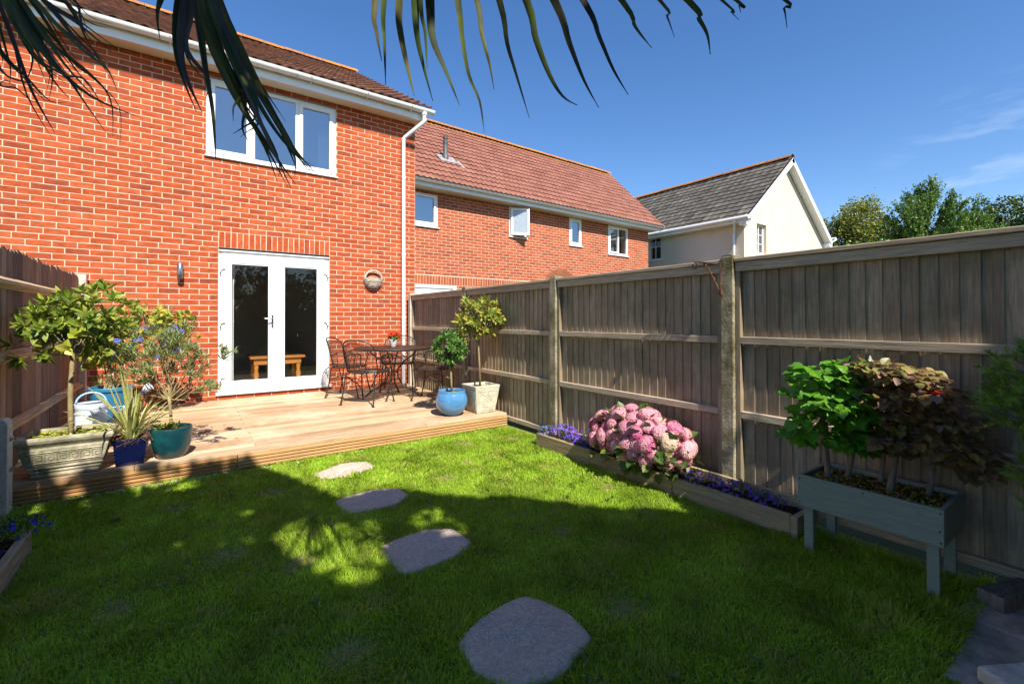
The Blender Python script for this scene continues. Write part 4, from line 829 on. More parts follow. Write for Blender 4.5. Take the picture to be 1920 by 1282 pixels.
# ------------------------------------------------------------------ stepping stones, paving
ST = [([(0.512,-3.640),(0.760,-3.497),(0.965,-3.570),(0.962,-3.748),(0.71,-3.846),(0.525,-3.790)], 'stepping stone farthest from the camera, in full sun by the deck'),
      ([(0.505,-4.320),(0.745,-4.269),(0.942,-4.345),(0.965,-4.513),(0.813,-4.637),(0.515,-4.595)], 'second stepping stone from the deck, crossed by the shadow edge'),
      ([(0.531,-5.149),(0.80,-5.097),(0.969,-5.184),(0.975,-5.404),(0.812,-5.489),(0.535,-5.483)], 'third stepping stone from the deck, lit at its left corner'),
      ([(0.520,-6.08),(0.62,-6.01),(0.754,-5.975),(0.93,-5.985),(1.001,-6.167),(0.972,-6.35),(0.777,-6.425),(0.60,-6.40),(0.505,-6.266)], 'large grey stepping stone nearest the camera, in shade')]
STP = [s_[0] for s_ in ST]
def smooth_poly(P, n=5, jit=.006, seed=0):
    r_ = random.Random(seed); out = []; N = len(P)
    for i in range(N):
        p0, p1_, p2_, p3 = [np.array(P[(i+k-1) % N]) for k in range(4)]
        for j in range(n):
            t = j/n; q = .5*((2*p1_)+(-p0+p2_)*t+(2*p0-5*p1_+4*p2_-p3)*t*t+(-p0+3*p1_-3*p2_+p3)*t**3)
            lin = p1_*(1-t)+p2_*t; q = q*.5+lin*.5
            out.append((q[0]+r_.uniform(-jit, jit), q[1]+r_.uniform(-jit, jit)))
    return out
for i, (P, lab) in enumerate(ST):
    o_ = smooth_poly(P, 6, .005, i); c_ = np.mean(o_, axis=0); n = len(o_)
    rings = []
    for s_, z_ in ((1, -.03), (1, .008), (.975, .016), (.9, .019), (.7, .0185), (.45, .02), (.2, .019)):
        rings.append([(c_[0]+(p[0]-c_[0])*s_, c_[1]+(p[1]-c_[1])*s_, z_+(rng.uniform(-.0022, .0022) if s_ < .95 else 0)) for p in o_])
    t = thing('stepping_stone', (c_[0], c_[1], 0), lab, 'stepping stone', 'stepping stones across the lawn')
    s0 = MB().loft(rings).build('stone', M['stone'], t); sharp_smooth(s0, 50)
    gr = []
    V = [(-1, 0, 0), (1, 0, 0), (0, 1.2, 0), (0, .3, 1)]; Fp = [(0, 1, 3), (1, 2, 3), (2, 0, 3)]
    for k in range(900):
        u = rng.uniform(0, 1)**.5*.93; e = o_[rng.integers(n)]; f_ = o_[rng.integers(n)]; w_ = rng.uniform()
        px, py = c_[0]+((e[0]*w_+f_[0]*(1-w_))-c_[0])*u, c_[1]+((e[1]*w_+f_[1]*(1-w_))-c_[1])*u
        s_ = rng.uniform(.0012, .0032); a = rng.uniform(0, 6); gr.append(tmat((px, py, .0195), (math.cos(a), math.sin(a), 0), (-math.sin(a), math.cos(a), 0), s=(s_, s_, s_)))
    tag(merge('grit', [(V, Fp)], gr, [0]*len(gr), M['sparkle'], t), kind='stuff')
PV = [((1.86, 2.36, -7.62, -7.215), 0), ((2.37, 2.80, -7.62, -7.165), 1), ((1.86, 2.36, -8.1, -7.63), 2), ((2.37, 2.8, -8.1, -7.63), 3), ((1.35, 1.85, -8.1, -7.63), 4)]
pvt = thing('paving', (2.3, -7.6, 0), 'worn stone paving slabs at the right corner of the lawn', 'paving')
for (a, b, c, d), k in PV:
    MB().box(a, b, c, d, -.04, .012, .006).build('slab', M['slab'], pvt, jit=.002)
tg = MB().obox((2.68, -7.285, .045), Vector((.14, -.05, 0)), Vector((.016, .045, 0)), (0, 0, .032)).build('timber_block', M['bark_g'], None, bevel=.004); tag(tg, 'short grey timber offcut lying on the paving slabs by the fence', 'timber block')
tg = MB().obox((2.02, -7.40, .04), Vector((.12, -.07, 0)), Vector((.02, .04, 0)), (0, 0, .028)).build('stone_block', M['conc_pale'], None, bevel=.012); tag(tg, 'pale rounded stone block at the bottom right corner', 'stone block')

# pale gravel along the deck foot
V = [(-1,-.7,0),(1,-.8,0),(.9,.8,0),(-.8,.7,0),(-.6,-.4,.8),(.5,-.5,.9),(.6,.5,.75),(-.5,.5,.85)]; F = [(0,1,5,4),(1,2,6,5),(2,3,7,6),(3,0,4,7),(4,5,6,7)]
gm = []
for k in range(520):
    x = rng.uniform(-1.35, 2.78); s_ = rng.uniform(.006, .02)*(1.25 if x < 0 else .75); a = rng.uniform(0, 6)
    if x > .2 and rng.uniform() > .35: continue
    gm.append(tmat((x, DY-.03-abs(rng.normal(0, .022)), -.002), (math.cos(a), math.sin(a), 0), (-math.sin(a), math.cos(a), 0), s=(s_, s_*.8, s_)))
tag(merge('gravel', [(V, F)], gm, [0]*len(gm), M['gravel']), 'pale pebbles along the foot of the deck', 'gravel', kind='stuff')

# ------------------------------------------------------------------ grass
def inpoly(x, y, P):
    c = np.zeros(len(x), bool); n = len(P)
    for i in range(n):
        x1, y1 = P[i]; x2, y2 = P[(i+1) % n]
        c ^= ((y1 > y) != (y2 > y)) & (x < (x2-x1)*(y-y1)/((y2-y1) or 1e-9)+x1)
    return c
def vnoise(x, y, s, seed):
    g_ = np.random.default_rng(seed).uniform(0, 1, (64, 64)); x = np.asarray(x)*s+20.3; y = np.asarray(y)*s+20.7
    xi, yi = np.floor(x).astype(int), np.floor(y).astype(int); fx_, fy_ = x-xi, y-yi; fx_ = fx_*fx_*(3-2*fx_); fy_ = fy_*fy_*(3-2*fy_)
    a = g_[xi % 64, yi % 64]; b = g_[(xi+1) % 64, yi % 64]; c = g_[xi % 64, (yi+1) % 64]; d = g_[(xi+1) % 64, (yi+1) % 64]
    return (a*(1-fx_)+b*fx_)*(1-fy_)+(c*(1-fx_)+d*fx_)*fy_
BARE = [(.163,-3.876,.12),(-.16,-4.742,.13),(.124,-5.063,.11),(.155,-5.858,.12),(1.228,-6.284,.13),(2.0,-3.486,.12),(2.5,-3.67,.10),(-.41,-3.816,.10),(1.35,-4.35,.09),(2.25,-5.25,.09),(1.7,-4.1,.07),(-.6,-5.0,.09),(1.5,-5.6,.07),(.3,-6.4,.07)]
M['straw'] = G('straw', [(.52, .38, .17), (.36, .24, .11), (.60, .46, .24)], (.8, 1.2), bump=0, rough=.8)
def grass():
    N = 460000
    x = rng.uniform(-1.36, 2.84, N); y = rng.uniform(-7.75, -3.145, N)
    d = np.hypot(x-CAM.x, y-CAM.y)
    keep = rng.uniform(0, 1, N) < np.where(d < 2.6, 1.0, np.where(d < 3.6, .72, .5))
    keep &= ~((x > bx-.004) & (y < -4.03) & (y > -6.46)); keep &= ~((x < -1.05) & (y < -4.0) & (y > -5.6))
    keep &= ~((x > 1.86) & (y < -7.22)); keep &= ~((x > 1.35) & (y < -7.63)); keep &= (y < -7.16) | (x < 2.75)
    # only what the lens or a step beside it can see
    vx, vy = x-CAM.x, y-CAM.y; dep = vx*math.sin(YAW)+vy*math.cos(YAW); lat = vx*math.cos(YAW)-vy*math.sin(YAW)
    keep &= (dep > .9) & (np.abs(lat) < dep*1.35+.5)
    for P in STP:
        c_ = np.mean(P, axis=0); Q = [(c_[0]+(p[0]-c_[0])*.955, c_[1]+(p[1]-c_[1])*.955) for p in P]; keep &= ~inpoly(x, y, Q)
    patch = vnoise(x, y, 3.0, 1)*.6+vnoise(x, y, 9.0, 2)*.4
    bare = np.zeros(N)
    for a, b, r_ in BARE: bare = np.maximum(bare, np.clip(1.25-np.hypot(x-a, (y-b))/r_*(.8+.5*vnoise(x, y, 20, 7)), 0, 1))
    keep &= rng.uniform(0, 1, N) > bare*.97
    x, y, patch, bare = x[keep], y[keep], patch[keep], bare[keep]; n = len(x)
    h = rng.uniform(.017, .036, n)*(.65+.7*patch)*(1-.55*bare); long_ = rng.uniform(0, 1, n) < .02; h[long_] *= 1.5
    und = (x > 2.0) & (y < -6.35); h[und] *= 1.5
    wd = rng.uniform(.0013, .0026, n)*np.where(np.hypot(x-CAM.x, y-CAM.y) > 3.6, 1.9, 1.2)
    az = rng.uniform(0, 2*np.pi, n); lean = np.abs(rng.normal(0, .62, n))+.1; la = vnoise(x, y, 5, 3)*9+rng.normal(0, 1.1, n)
    ux, uy = np.cos(az)*wd, np.sin(az)*wd; lx, ly = np.cos(la)*lean*h, np.sin(la)*lean*h
    z0 = np.full(n, -.002)
    V = np.stack([np.stack([x-ux, y-uy, z0], 1), np.stack([x+ux, y+uy, z0], 1),
                  np.stack([x+lx*.35+ux*.8, y+ly*.35+uy*.8, h*.55], 1), np.stack([x+lx*.35-ux*.8, y+ly*.35-uy*.8, h*.55], 1),
                  np.stack([x+lx, y+ly, h*(1-.25*lean)], 1)], 1).reshape(-1, 3)
    b = (np.arange(n)*5)[:, None]
    LI = np.concatenate([b+np.array([[0, 1, 2, 3]]), b+np.array([[3, 2, 4]])], 1).ravel(); LS = np.tile([4, 3], n)
    me = bpy.data.meshes.new('grass'); me.vertices.add(len(V)); me.vertices.foreach_set('co', V.astype(np.float32).ravel())
    me.loops.add(len(LI)); me.loops.foreach_set('vertex_index', LI.astype(np.int32)); me.polygons.add(len(LS))
    me.polygons.foreach_set('loop_start', np.concatenate([[0], np.cumsum(LS)[:-1]]).astype(np.int32)); me.update(calc_edges=True)
    me.materials.append(M['grass']); tag(link('grass', me), 'short mown lawn grass', 'grass', kind='stuff'); print('grass blades', n)
grass()
# straw tufts in the bare spots and small broad-leaved weeds
st = []; wd_ = []
for a, b, r_ in BARE:
    for _ in range(int(1500*r_)):
        p = (a+rng.normal()*r_*.5, b+rng.normal()*r_*.45, .004); st.append(leafm(p, (rng.normal(), rng.normal(), rng.uniform(.2, 1.2)), rng.uniform(.02, .045)))
tag(merge('dead_grass', [([(-.03, 0, 0), (.03, 0, 0), (0, 1, -.1)], [(0, 1, 2)])], st, [0]*len(st), M['straw']), 'pale dead grass tufts in the worn patches of the lawn', 'grass', kind='stuff')
for _ in range(150):
    x_, y_ = rng.uniform(-.9, 2.4), rng.uniform(-7.2, -3.4)
    if any(inpoly(np.array([x_]), np.array([y_]), P)[0] for P in STP): continue
    k_ = rng.integers(3, 8); s_ = rng.uniform(.012, .03)
    for j in range(k_):
        a = 2.4*j+rng.uniform(0, .6); wd_.append(leafm((x_+rng.normal()*.008, y_+rng.normal()*.008, rng.uniform(.012, .028)), (math.cos(a), math.sin(a), rng.uniform(.2, .9)), s_))
tag(merge('weeds', [leaf_mesh(1, .6, .25, .3, (0, .9, 1, .6, 0))], wd_, [0]*len(wd_), M['hydr_leaf']), 'small broad-leaved weeds scattered in the lawn', 'weeds', kind='stuff')
# ------------------------------------------------------------------ plants
LB_BAY = [leaf_mesh(1, .36, .3, .15), leaf_mesh(1, .42, .2, .3), leaf_mesh(1, .32, .4, -.1)]
LB_OL = [leaf_mesh(1, .17, .2, .1, (0, .9, 0)), leaf_mesh(1, .2, .3, -.1, (0, 1, 0))]
LB_RND = [leaf_mesh(1, .75, .2, .25, (0, .9, 1, .65, 0)), leaf_mesh(1, .8, .3, .1, (0, .8, 1, .7, 0))]
LB_HAZ = [leaf_mesh(1, .8, .18, .35, (0, .85, 1, .95, .5, 0), .6), leaf_mesh(1, .85, .25, .2, (0, .9, 1, .85, .45, 0), .7)]
def sph(c, r, n, shell=.55, squash=None):
    out = []
    while len(out) < n:
        d = rng.normal(size=3); d /= np.linalg.norm(d); q = shell+(1-shell)*rng.uniform()**.6
        out.append((np.array(c)+d*np.array(r)*q, d))
    return out
def rosettes(centers, size, k=7, spread=.9, up=.35, jit=.25):
    """whorls of leaves round shoot tips; centers = [(pos, outward)]"""
    mats = []
    for p, d in centers:
        ax = Vector(d)+Vector((0, 0, up))+rv(jit); ax.normalize(); a0 = rng.uniform(0, 6)
        e1 = ax.orthogonal().normalized(); e2 = ax.cross(e1)
        for j in range(k):
            a = a0+j*2.4; t = spread*(.35+.65*j/k); dd = ax*(1.1-t)+(e1*math.cos(a)+e2*math.sin(a))*t
            s_ = size*rng.uniform(.7, 1.15)
            mats.append(leafm(Vector(p)+ax*size*.25*(1-j/k), dd, s_, ax, rng.uniform(-.4, .4)))
    return mats
def twigs(base, centers, m, parent, r=.004, every=1, name='twigs', bend=.3):
    mb = MB()
    for p, d in centers[::every]:
        b = Vector(base); p = Vector(p); mid = b.lerp(p, .5)+rv(bend*.1)+Vector((0, 0, -.05*bend)); mb.tube([b, mid, p], [r*1.6, r, r*.5], 5)
    return mb.build(name, m, parent)
def trunk(pts, rs, m, parent, name='trunk', n=10):
    return MB().tube(pts, rs, n).build(name, m, parent, smooth=True)
def soil_disc(c, r, parent, m='moss', n=20, ry=None):
    V = [(c[0], c[1], c[2]+.01)]; F = []
    for q in (.5, 1):
        for k in range(n): V.append((c[0]+r*q*math.cos(2*math.pi*k/n), c[1]+(ry or r)*q*math.sin(2*math.pi*k/n), c[2]+rng.uniform(-.006, .008)))
    for k in range(n):
        F.append((0, 1+k, 1+(k+1) % n)); F.append((1+k, 1+n+k, 1+n+(k+1) % n, 1+(k+1) % n))
    return MB().add(V, F).build('soil', M[m], parent)

# --- left bay tree in the stone trough
tr = thing('stone_trough', (-1.06, -2.98, DZ), 'large mossy rectangular stone trough with moulded bands at the left deck edge', 'planter')
def rect_ring(cx, cy, hx_, hy, z, rot=0, rnd=.0):
    pts = [(-hx_, -hy), (hx_, -hy), (hx_, hy), (-hx_, hy)]; c, s = math.cos(rot), math.sin(rot)
    return [(cx+p[0]*c-p[1]*s, cy+p[0]*s+p[1]*c, z) for p in pts]
cx, cy, rt = -1.065, -2.965, .0
prof = [(.175, .125, .0), (.185, .135, .02), (.178, .128, .035), (.192, .14, .05), (.185, .133, .06), (.205, .15, .075), (.198, .143, .085), (.208, .152, .10), (.235, .175, .20), (.238, .178, .215), (.232, .172, .225), (.242, .182, .24),
        (.262, .20, .262), (.268, .206, .28), (.262, .20, .30)]
rings = [rect_ring(cx, cy, a, b, DZ+z) for a, b, z in prof]+[rect_ring(cx, cy, .225, .165, DZ+.30), rect_ring(cx, cy, .215, .155, DZ+.25)]
MB().loft(rings).build('trough_body', M['trough'], tr, bevel=.007)
fk = MB()   # fret relief on the front face
def on_face(x, z): return Vector((cx+x, cy-(.152+(.178-.152)*(z-.10)/.115)-.001, DZ+z))
def bar(x0_, z0_, x1_, z1_, r_=.005): fk.tube([on_face(x0_, z0_), on_face(x1_, z1_)], r_, 4)
bar(-.19, .115, .19, .115); bar(-.205, .192, .205, .192)
for i in range(6):   # interlocking key pattern
    x = -.165+i*.062
    for a, b, c, d in ((0, .128, 0, .18), (0, .18, .046, .18), (.046, .18, .046, .14), (.046, .14, .018, .14), (.018, .14, .018, .162), (.018, .162, .03, .162)): bar(x+a, b, x+c, d, .0035)
fk.build('fret_relief', M['trough'], tr)
V = [(cx-.22+.44*i/12, cy-.16+.32*j/8, DZ+.265+rng.uniform(-.008, .01)) for j in range(9) for i in range(13)]
MB().add(V, [(j*13+i, j*13+i+1, (j+1)*13+i+1, (j+1)*13+i) for j in range(8) for i in range(12)]).build('soil', M['moss'], tr)
cl = [leafm((cx+rng.uniform(-.2, .2), cy+rng.uniform(-.14, .14), DZ+.272), (rng.normal(), rng.normal(), .9), rng.uniform(.015, .035)) for _ in range(260)]
tag(merge('moss_clumps', LB_RND, cl, rng.integers(0, 2, len(cl)), M['yg_leaf'], tr), kind='stuff')
bt = thing('bay_tree', (-1.055, -2.99, DZ+.27), 'bay tree with yellow-green crown on a bare stem in the mossy stone trough', 'tree')
trunk([(-1.055, -2.99, DZ+.25), (-1.058, -2.985, .55), (-1.062, -2.98, .75), (-1.052, -2.975, 1.0), (-1.06, -2.96, 1.15)], [.019, .0165, .016, .015, .011], M['bark'], bt)
cs = sph((-1.05, -2.93, 1.24), (.30, .28, .27), 72, .35)+sph((-.94, -2.72, 1.32), (.26, .22, .24), 34, .4)+sph((-1.22, -3.0, 1.14), (.16, .16, .15), 13, .4)
cs = [(p, d) for p, d in cs if p[2] > .93]
twigs((-1.06, -2.965, 1.03), cs, M['bark_g'], bt, .003, 3)
pieces('leaf', LB_BAY, rosettes(cs, .086, 10), M['bay'], bt, 300, 6, stuff_name='leaves')
yl = [(p, d) for p, d in sph((-1.05, -2.9, 1.12), (.32, .28, .17), 12, .8)]
tag(merge('yellow_leaves', LB_RND, rosettes(yl, .07, 4), rng.integers(0, 2, 48), M['yg_leaf'], bt), kind='stuff')

# --- blue tub with yellow-green shrub and lavender flowers, behind
tb = thing('blue_tub', (-1.03, -1.05, DZ), 'wide dull blue round tub behind the watering can by the wall corner', 'plant pot')
sharp_smooth(MB().lathe([(.135, 0), (.14, .01), (.18, .36), (.193, .36), (.197, .39), (.19, .40), (.176, .395), (.172, .34)], (-1.03, -1.05, DZ), 36).build('tub_body', M['tub'], tb))
soil_disc((-1.03, -1.05, DZ+.36), .172, tb)
ps = thing('flowering_shrub', (-1.0, -1.05, DZ+.36), 'yellow-green leafed shrub with lavender-blue flower heads growing from the blue tub', 'shrub')
mb = MB(); 
for k in range(11):
    b = Vector((-1.05+rng.uniform(-.06, .06), -1.05+rng.uniform(-.06, .06), DZ+.35)); t = Vector((-.95+rng.uniform(-.35, .45), -1.0+rng.uniform(-.25, .2), 1.05+rng.uniform(-.1, .2)))
    mb.tube([b, b.lerp(t, .35)+Vector((0, 0, .1)), t], [.008, .006, .003], 5)
mb.build('stems', M['bark'], ps)
cs = sph((-1.10, -1.05, 1.0), (.25, .2, .25), 50, .3)+sph((-.72, -.95, 1.13), (.46, .22, .34), 105, .3)
pieces('leaf', LB_RND, rosettes(cs, .085, 4, 1.0), M['yg_leaf'], ps, 200, 7, stuff_name='leaves')
cs2 = sph((-.76, -.98, 1.10), (.46, .25, .36), 130, .25)
tag(merge('narrow_leaves', LB_OL, rosettes(cs2, .075, 6), rng.integers(0, 2, 780), M['olive'], ps), kind='stuff')
PET = [([(0, 0, 0), (-.32, .55, .06), (0, 1, .02), (.32, .55, .06)], [(0, 3, 2, 1)])]
def floret_head(n, r, petals=4, ps_=.3, dome=1.0, jit=.12):
    """ball of florets: returns proto (verts, faces)"""
    V = []; F = []
    for i in range(n):
        z = 1-(i+.5)/n*(1+dome)/1.0*1.0; z = max(-.98, min(.99, z)); a = i*2.39996; q = math.sqrt(1-z*z)
        d = Vector((q*math.cos(a), q*math.sin(a), z))+rv(jit); d.normalize(); p = d*r*random.uniform(.9, 1.05); e1 = d.orthogonal().normalized(); e2 = d.cross(e1); a0 = random.uniform(0, 6)
        for k in range(petals):
            an = a0+2*math.pi*k/petals; u = e1*math.cos(an)+e2*math.sin(an); w = d.cross(u)
            b = len(V); L = r*ps_; V += [p, p+u*L*.6+w*L*.36+d*L*.15, p+u*L+d*L*random.uniform(-.15, .2), p+u*L*.6-w*L*.36+d*L*.15]; F.append((b, b+1, b+2, b+3))
    return [tuple(v) for v in V], F
FH = [floret_head(22, 1, 5, .42, .3) for _ in range(2)]
hp = []
for px in ((-1.02, -1.25, .92), (-.88, -1.2, .98), (-.98, -1.15, 1.05), (-.80, -1.15, 1.06), (-.62, -1.1, 1.24), (-.52, -1.1, 1.16), (-.46, -1.1, 1.20), (-.42, -1.1, 1.15), (-.60, -1.15, 1.08), (-.50, -1.1, 1.07), (-.45, -1.05, .93), (-.62, -1.1, .86), (-.74, -1.1, 1.18), (-.9, -1.1, 1.2), (-.56, -1.1, 1.0)):
    s_ = random.uniform(.036, .055); hp.append(tmat(px, s=(s_, s_, s_*.8)))
pieces('flower_head', FH, hp, M['plumb'], ps, 40)

# --- watering can
wc = thing('watering_can', (-1.10, -1.62, DZ), 'pale blue metal watering can with hoop handle and long spout on the deck', 'watering can')
c_ = (-1.12, -1.62, DZ); zt = .315
cb = MB().lathe([(.118, 0), (.122, .004), (.122, .03), (.119, .034), (.119, .21), (.123, .214), (.123, .222), (.119, .226), (.118, .262), (.121, .266), (.121, .28), (.124, zt-.012), (.124, zt), (.117, zt), (.114, .26), (.112, .05)], c_, 36).build('can_body', M['can_pale'], wc); sharp_smooth(cb)
MB().tube([(-1.12+.085*math.cos(a)*1.3, -1.62, DZ+zt+.10*math.sin(a)) for a in [math.pi*k/14 for k in range(15)]], .009, 8).build('top_handle', M['can'], wc, smooth=True)
sx, sy, sz = -1.0, -1.62, DZ+.07
MB().tube([(sx-.01, sy, sz), (sx+.10, sy-.01, sz+.12), (sx+.23, sy-.02, sz+.27), (sx+.29, sy-.025, sz+.33)], [.032, .026, .018, .016], 12).build('spout', M['can'], wc, smooth=True)
MB().tube([(sx+.27, sy-.024, sz+.31), (sx+.315, sy-.03, sz+.355), (sx+.335, sy-.032, sz+.37), (sx+.345, sy-.033, sz+.376)], [.016, .04, .044, .04], 18).build('rose', M['can_pale'], wc, smooth=False)
MB().tube([(sx+.01, sy, DZ+.25), (sx+.16, sy-.015, sz+.19)], .006, 6).build('spout_brace', M['can'], wc)

# --- navy square pot with strap-leaved plant
nv_ = thing('square_pot', (-.71, -3.0, DZ), 'glossy navy blue square pot on the deck edge beside the stone trough', 'plant pot')
prof = [(.080, 0), (.085, .005), (.100, .175), (.108, .178), (.112, .182), (.112, .205), (.108, .21), (.098, .208), (.096, .17)]
MB().loft([rect_ring(-.715, -2.985, a, a*.95, DZ+z, .05) for a, z in prof]).build('pot_body', M['navy'], nv_, bevel=.004)
V = [(-.715+.09*math.cos(a)*q, -2.985+.09*math.sin(a)*q, DZ+.185+rng.uniform(-.004, .006)) for q in (.01, 1) for a in np.linspace(0, 2*math.pi, 16, endpoint=False)]
MB().add(V, [(k, (k+1) % 16, 16+(k+1) % 16, 16+k) for k in range(16)]).build('soil', M['soil'], nv_)
ph = thing('strap_leaf_plant', (-.715, -2.98, DZ+.18), 'arching yellow-green strap-leaved plant growing in the navy square pot', 'plant')
def strap(base, d, L, w, droop, n=8, twist=0.0, v=.35):
    """V-folded strap ribbon"""
    p = Vector(base); d = Vector(d).normalized(); V = []; F = []; pts = []
    for i in range(n+1):
        t = i/n; pts.append((p.copy(), d.copy(), t)); p = p+d*(L/n); d = (d+Vector((0, 0, -droop*(.4+1.2*t)/n))).normalized()
    side0 = d.cross(Vector((0, 0, 1)))
    for p, d, t in pts:
        s_ = d.cross(Vector((0, 0, 1)))
        if s_.length < .05: s_ = side0
        s_.normalize(); nr = s_.cross(d).normalized(); a = twist*t; s2 = s_*math.cos(a)+nr*math.sin(a); nr2 = -s_*math.sin(a)+nr*math.cos(a)
        ww = w*(.55+.9*t if t < .5 else 1.0*(1-t)**.65*1.57)/2; ww = max(ww, w*.03)
        V += [p-s2*ww+nr2*ww*v, p, p+s2*ww+nr2*ww*v]
    for i in range(n):
        a = 3*i; F += [(a, a+1, a+4, a+3), (a+1, a+2, a+5, a+4)]
    return V, F
for k in range(70):
    a = rng.uniform(0, 2*math.pi); t = rng.uniform(.12, 1.15); dr = rng.uniform(.4, 2.2) if t > .4 else rng.uniform(0, .5)
    L = rng.uniform(.32, .58); V, F = strap((-.715+rng.uniform(-.03, .03), -2.98+rng.uniform(-.03, .03), DZ+.18), (math.cos(a)*t*1.15, math.sin(a)*t*.8, 1), L, rng.uniform(.015, .027), dr, 8, rng.uniform(-.6, .6))
    MB().add(V, F).build('leaf', M['phorm'], ph, smooth=True)
mb = MB()
for k in range(60):
    a = rng.uniform(0, 6); p = Vector((-.715+.09*math.cos(a), -2.985+.09*math.sin(a), DZ+.19)); mb.tube([p, p+Vector((math.cos(a+1)*.04, math.sin(a+1)*.04, .02+rng.uniform(-.02, .03))), p+Vector((math.cos(a+rng.normal())*.07, math.sin(a)*.07, rng.uniform(-.04, .03)))], .0013, 3)
tag(mb.build('dead_leaves', M['dry'], ph), kind='stuff')

# --- teal pot with standard oleander
tp = thing('teal_pot', (-.455, -2.955, DZ), 'matt dark teal round pot on the deck edge holding a branching shrub', 'plant pot')
sharp_smooth(MB().lathe([(.085, 0), (.094, .004), (.118, .05), (.134, .11), (.142, .18), (.143, .235), (.140, .245), (.133, .246), (.130, .235), (.128, .19)], (-.455, -2.955, DZ), 40).build('pot_body', M['teal'], tp), 50)
soil_disc((-.455, -2.955, DZ+.215), .129, tp)
ol = thing('oleander', (-.455, -2.955, DZ+.215), 'open branching shrub with narrow grey-green leaves in the teal pot', 'shrub')
trunk([(-.455, -2.95, DZ+.2), (-.462, -2.95, .50), (-.468, -2.95, .585), (-.475, -2.945, .655)], [.0135, .012, .0115, .012], M['bark'], ol)
tips = []; mb = MB(); B0 = Vector((-.472, -2.947, .63))
for tgt in ([(-.83, -2.85, .80), (-.80, -2.8, .98), (-.70, -2.95, 1.06), (-.62, -2.75, 1.14), (-.52, -2.9, 1.10), (-.42, -2.8, 1.16), (-.30, -2.95, 1.02), (-.27, -2.8, .90), (-.33, -2.95, .80), (-.60, -3.0, .92), (-.48, -3.0, .98), (-.38, -2.9, 1.04), (-.70, -2.85, .88), (-.55, -2.8, 1.02), (-.62, -3.0, .78), (-.24, -3.05, .74), (-.45, -2.85, .86)]):
    t = Vector(tgt); m1 = B0.lerp(t, .35)+rv(.03)-Vector((0, 0, .03)); m2 = B0.lerp(t, .7)+rv(.03); mb.tube([B0, m1, m2, t], [.006, .0045, .0035, .002], 5)
    for k in range(4):
        s_ = m2+rv(.02); e = t+rv(.085); mb.tube([s_, s_.lerp(e, .5)+rv(.01), e], [.0025, .002, .0012], 4); tips.append((e, (e-B0).normalized()))
    tips.append((t, (t-B0).normalized()))
sp_ = Vector((-.09, -2.9, .98)); mb.tube([B0, (-.30, -2.92, .74), (-.18, -2.9, .86), sp_], [.005, .004, .003, .002], 5)
for k in range(5): tips.append((sp_+rv(.03), Vector((.6, 0, .6))))
mb.build('branches', M['bark'], ol)
pieces('leaf', LB_OL, rosettes(tips+[(Vector(p)+rv(.05), d) for p, d in tips], .064, 15, .95), M['olive'], ol, 300, 8, stuff_name='leaves')
cs = [((-.455+rng.uniform(-.1, .1), -2.955+rng.uniform(-.1, .1), DZ+.23), (rng.normal()*.5, rng.normal()*.5, 1)) for _ in range(12)]
tag(merge('underplanting', LB_BAY, rosettes(cs, .045, 6), rng.integers(0, 3, 72), M['bay'], ol), kind='stuff')

# --- right: round blue pot with bay ball
rp = thing('round_blue_pot', (2.175, -2.80, DZ), 'glossy sky blue rounded pot near the right corner of the deck', 'plant pot')
sharp_smooth(MB().lathe([(.085, 0), (.10, .004), (.15, .05), (.182, .11), (.190, .16), (.183, .215), (.165, .255), (.158, .272), (.162, .285), (.158, .293), (.148, .29), (.145, .26)], (2.205, -2.83, DZ), 48).build('pot_body', M['skyblue'], rp), 60)
soil_disc((2.205, -2.83, DZ+.262), .147, rp)
bb = thing('bay_ball', (2.205, -2.83, DZ+.26), 'small dark green bay ball on a short stem in the sky blue pot', 'tree')
trunk([(2.205, -2.83, DZ+.25), (2.20, -2.828, .60), (2.195, -2.825, .78), (2.19, -2.82, .9)], [.015, .013, .012, .01], M['bark'], bb)
cs = sph((2.185, -2.82, .955), (.18, .18, .19), 100, .45)
twigs((2.195, -2.825, .82), cs, M['bark_g'], bb, .003)
pieces('leaf', LB_BAY, rosettes(cs, .064, 11), M['bay_d'], bb, 300, 9, stuff_name='leaves')
# --- square stone pot with tall standard bay
so = thing('square_stone_pot', (2.60, -2.83, DZ), 'pale square stone pot with a round relief on its face at the deck corner', 'plant pot')
qx, qy, qr = 2.60, -2.845, -.02
prof = [(.125, 0), (.127, .005), (.168, .30), (.172, .315), (.172, .33), (.150, .332), (.145, .29)]
MB().loft([rect_ring(qx, qy, a, a, DZ+z, qr) for a, z in prof]).build('pot_body', M['urn'], so, bevel=.004)
mb = MB()
for side in (0, 1):
    def F_(u, v, o=0):   # point on the sloped face; u sideways, v up from base
        hw = .127+(.168-.127)*v/.30+o
        p = Vector((u, -hw, v)) if side == 0 else Vector((-hw, u, v))
        return Vector((qx, qy, DZ))+Matrix.Rotation(qr, 3, 'Z') @ p
    mb.tube([F_(.062*math.cos(a), .145+.075*math.sin(a)) for a in [2*math.pi*k/24 for k in range(24)]], .0055, 6, closed=True)
    mb.tube([F_(.04*math.cos(a), .14+.045*math.sin(a)) for a in [2*math.pi*k/18 for k in range(18)]], .004, 6, closed=True)
    mb.tube([F_(-.12, .035), F_(.12, .035), F_(.135, .265), F_(-.135, .265)], .004, 6, closed=True)
    for s_ in (-1, 1): mb.tube([F_(s_*.03, .20), F_(s_*.06, .235), F_(s_*.095, .225), F_(s_*.085, .195), F_(s_*.07, .205)], .004, 5); mb.tube([F_(s_*.075, .09), F_(s_*.1, .07), F_(s_*.09, .05)], .004, 5)
    mb.tube([F_(-.02, .235), F_(0, .25), F_(.02, .235)], .005, 5)
mb.build('relief', M['urn'], so)
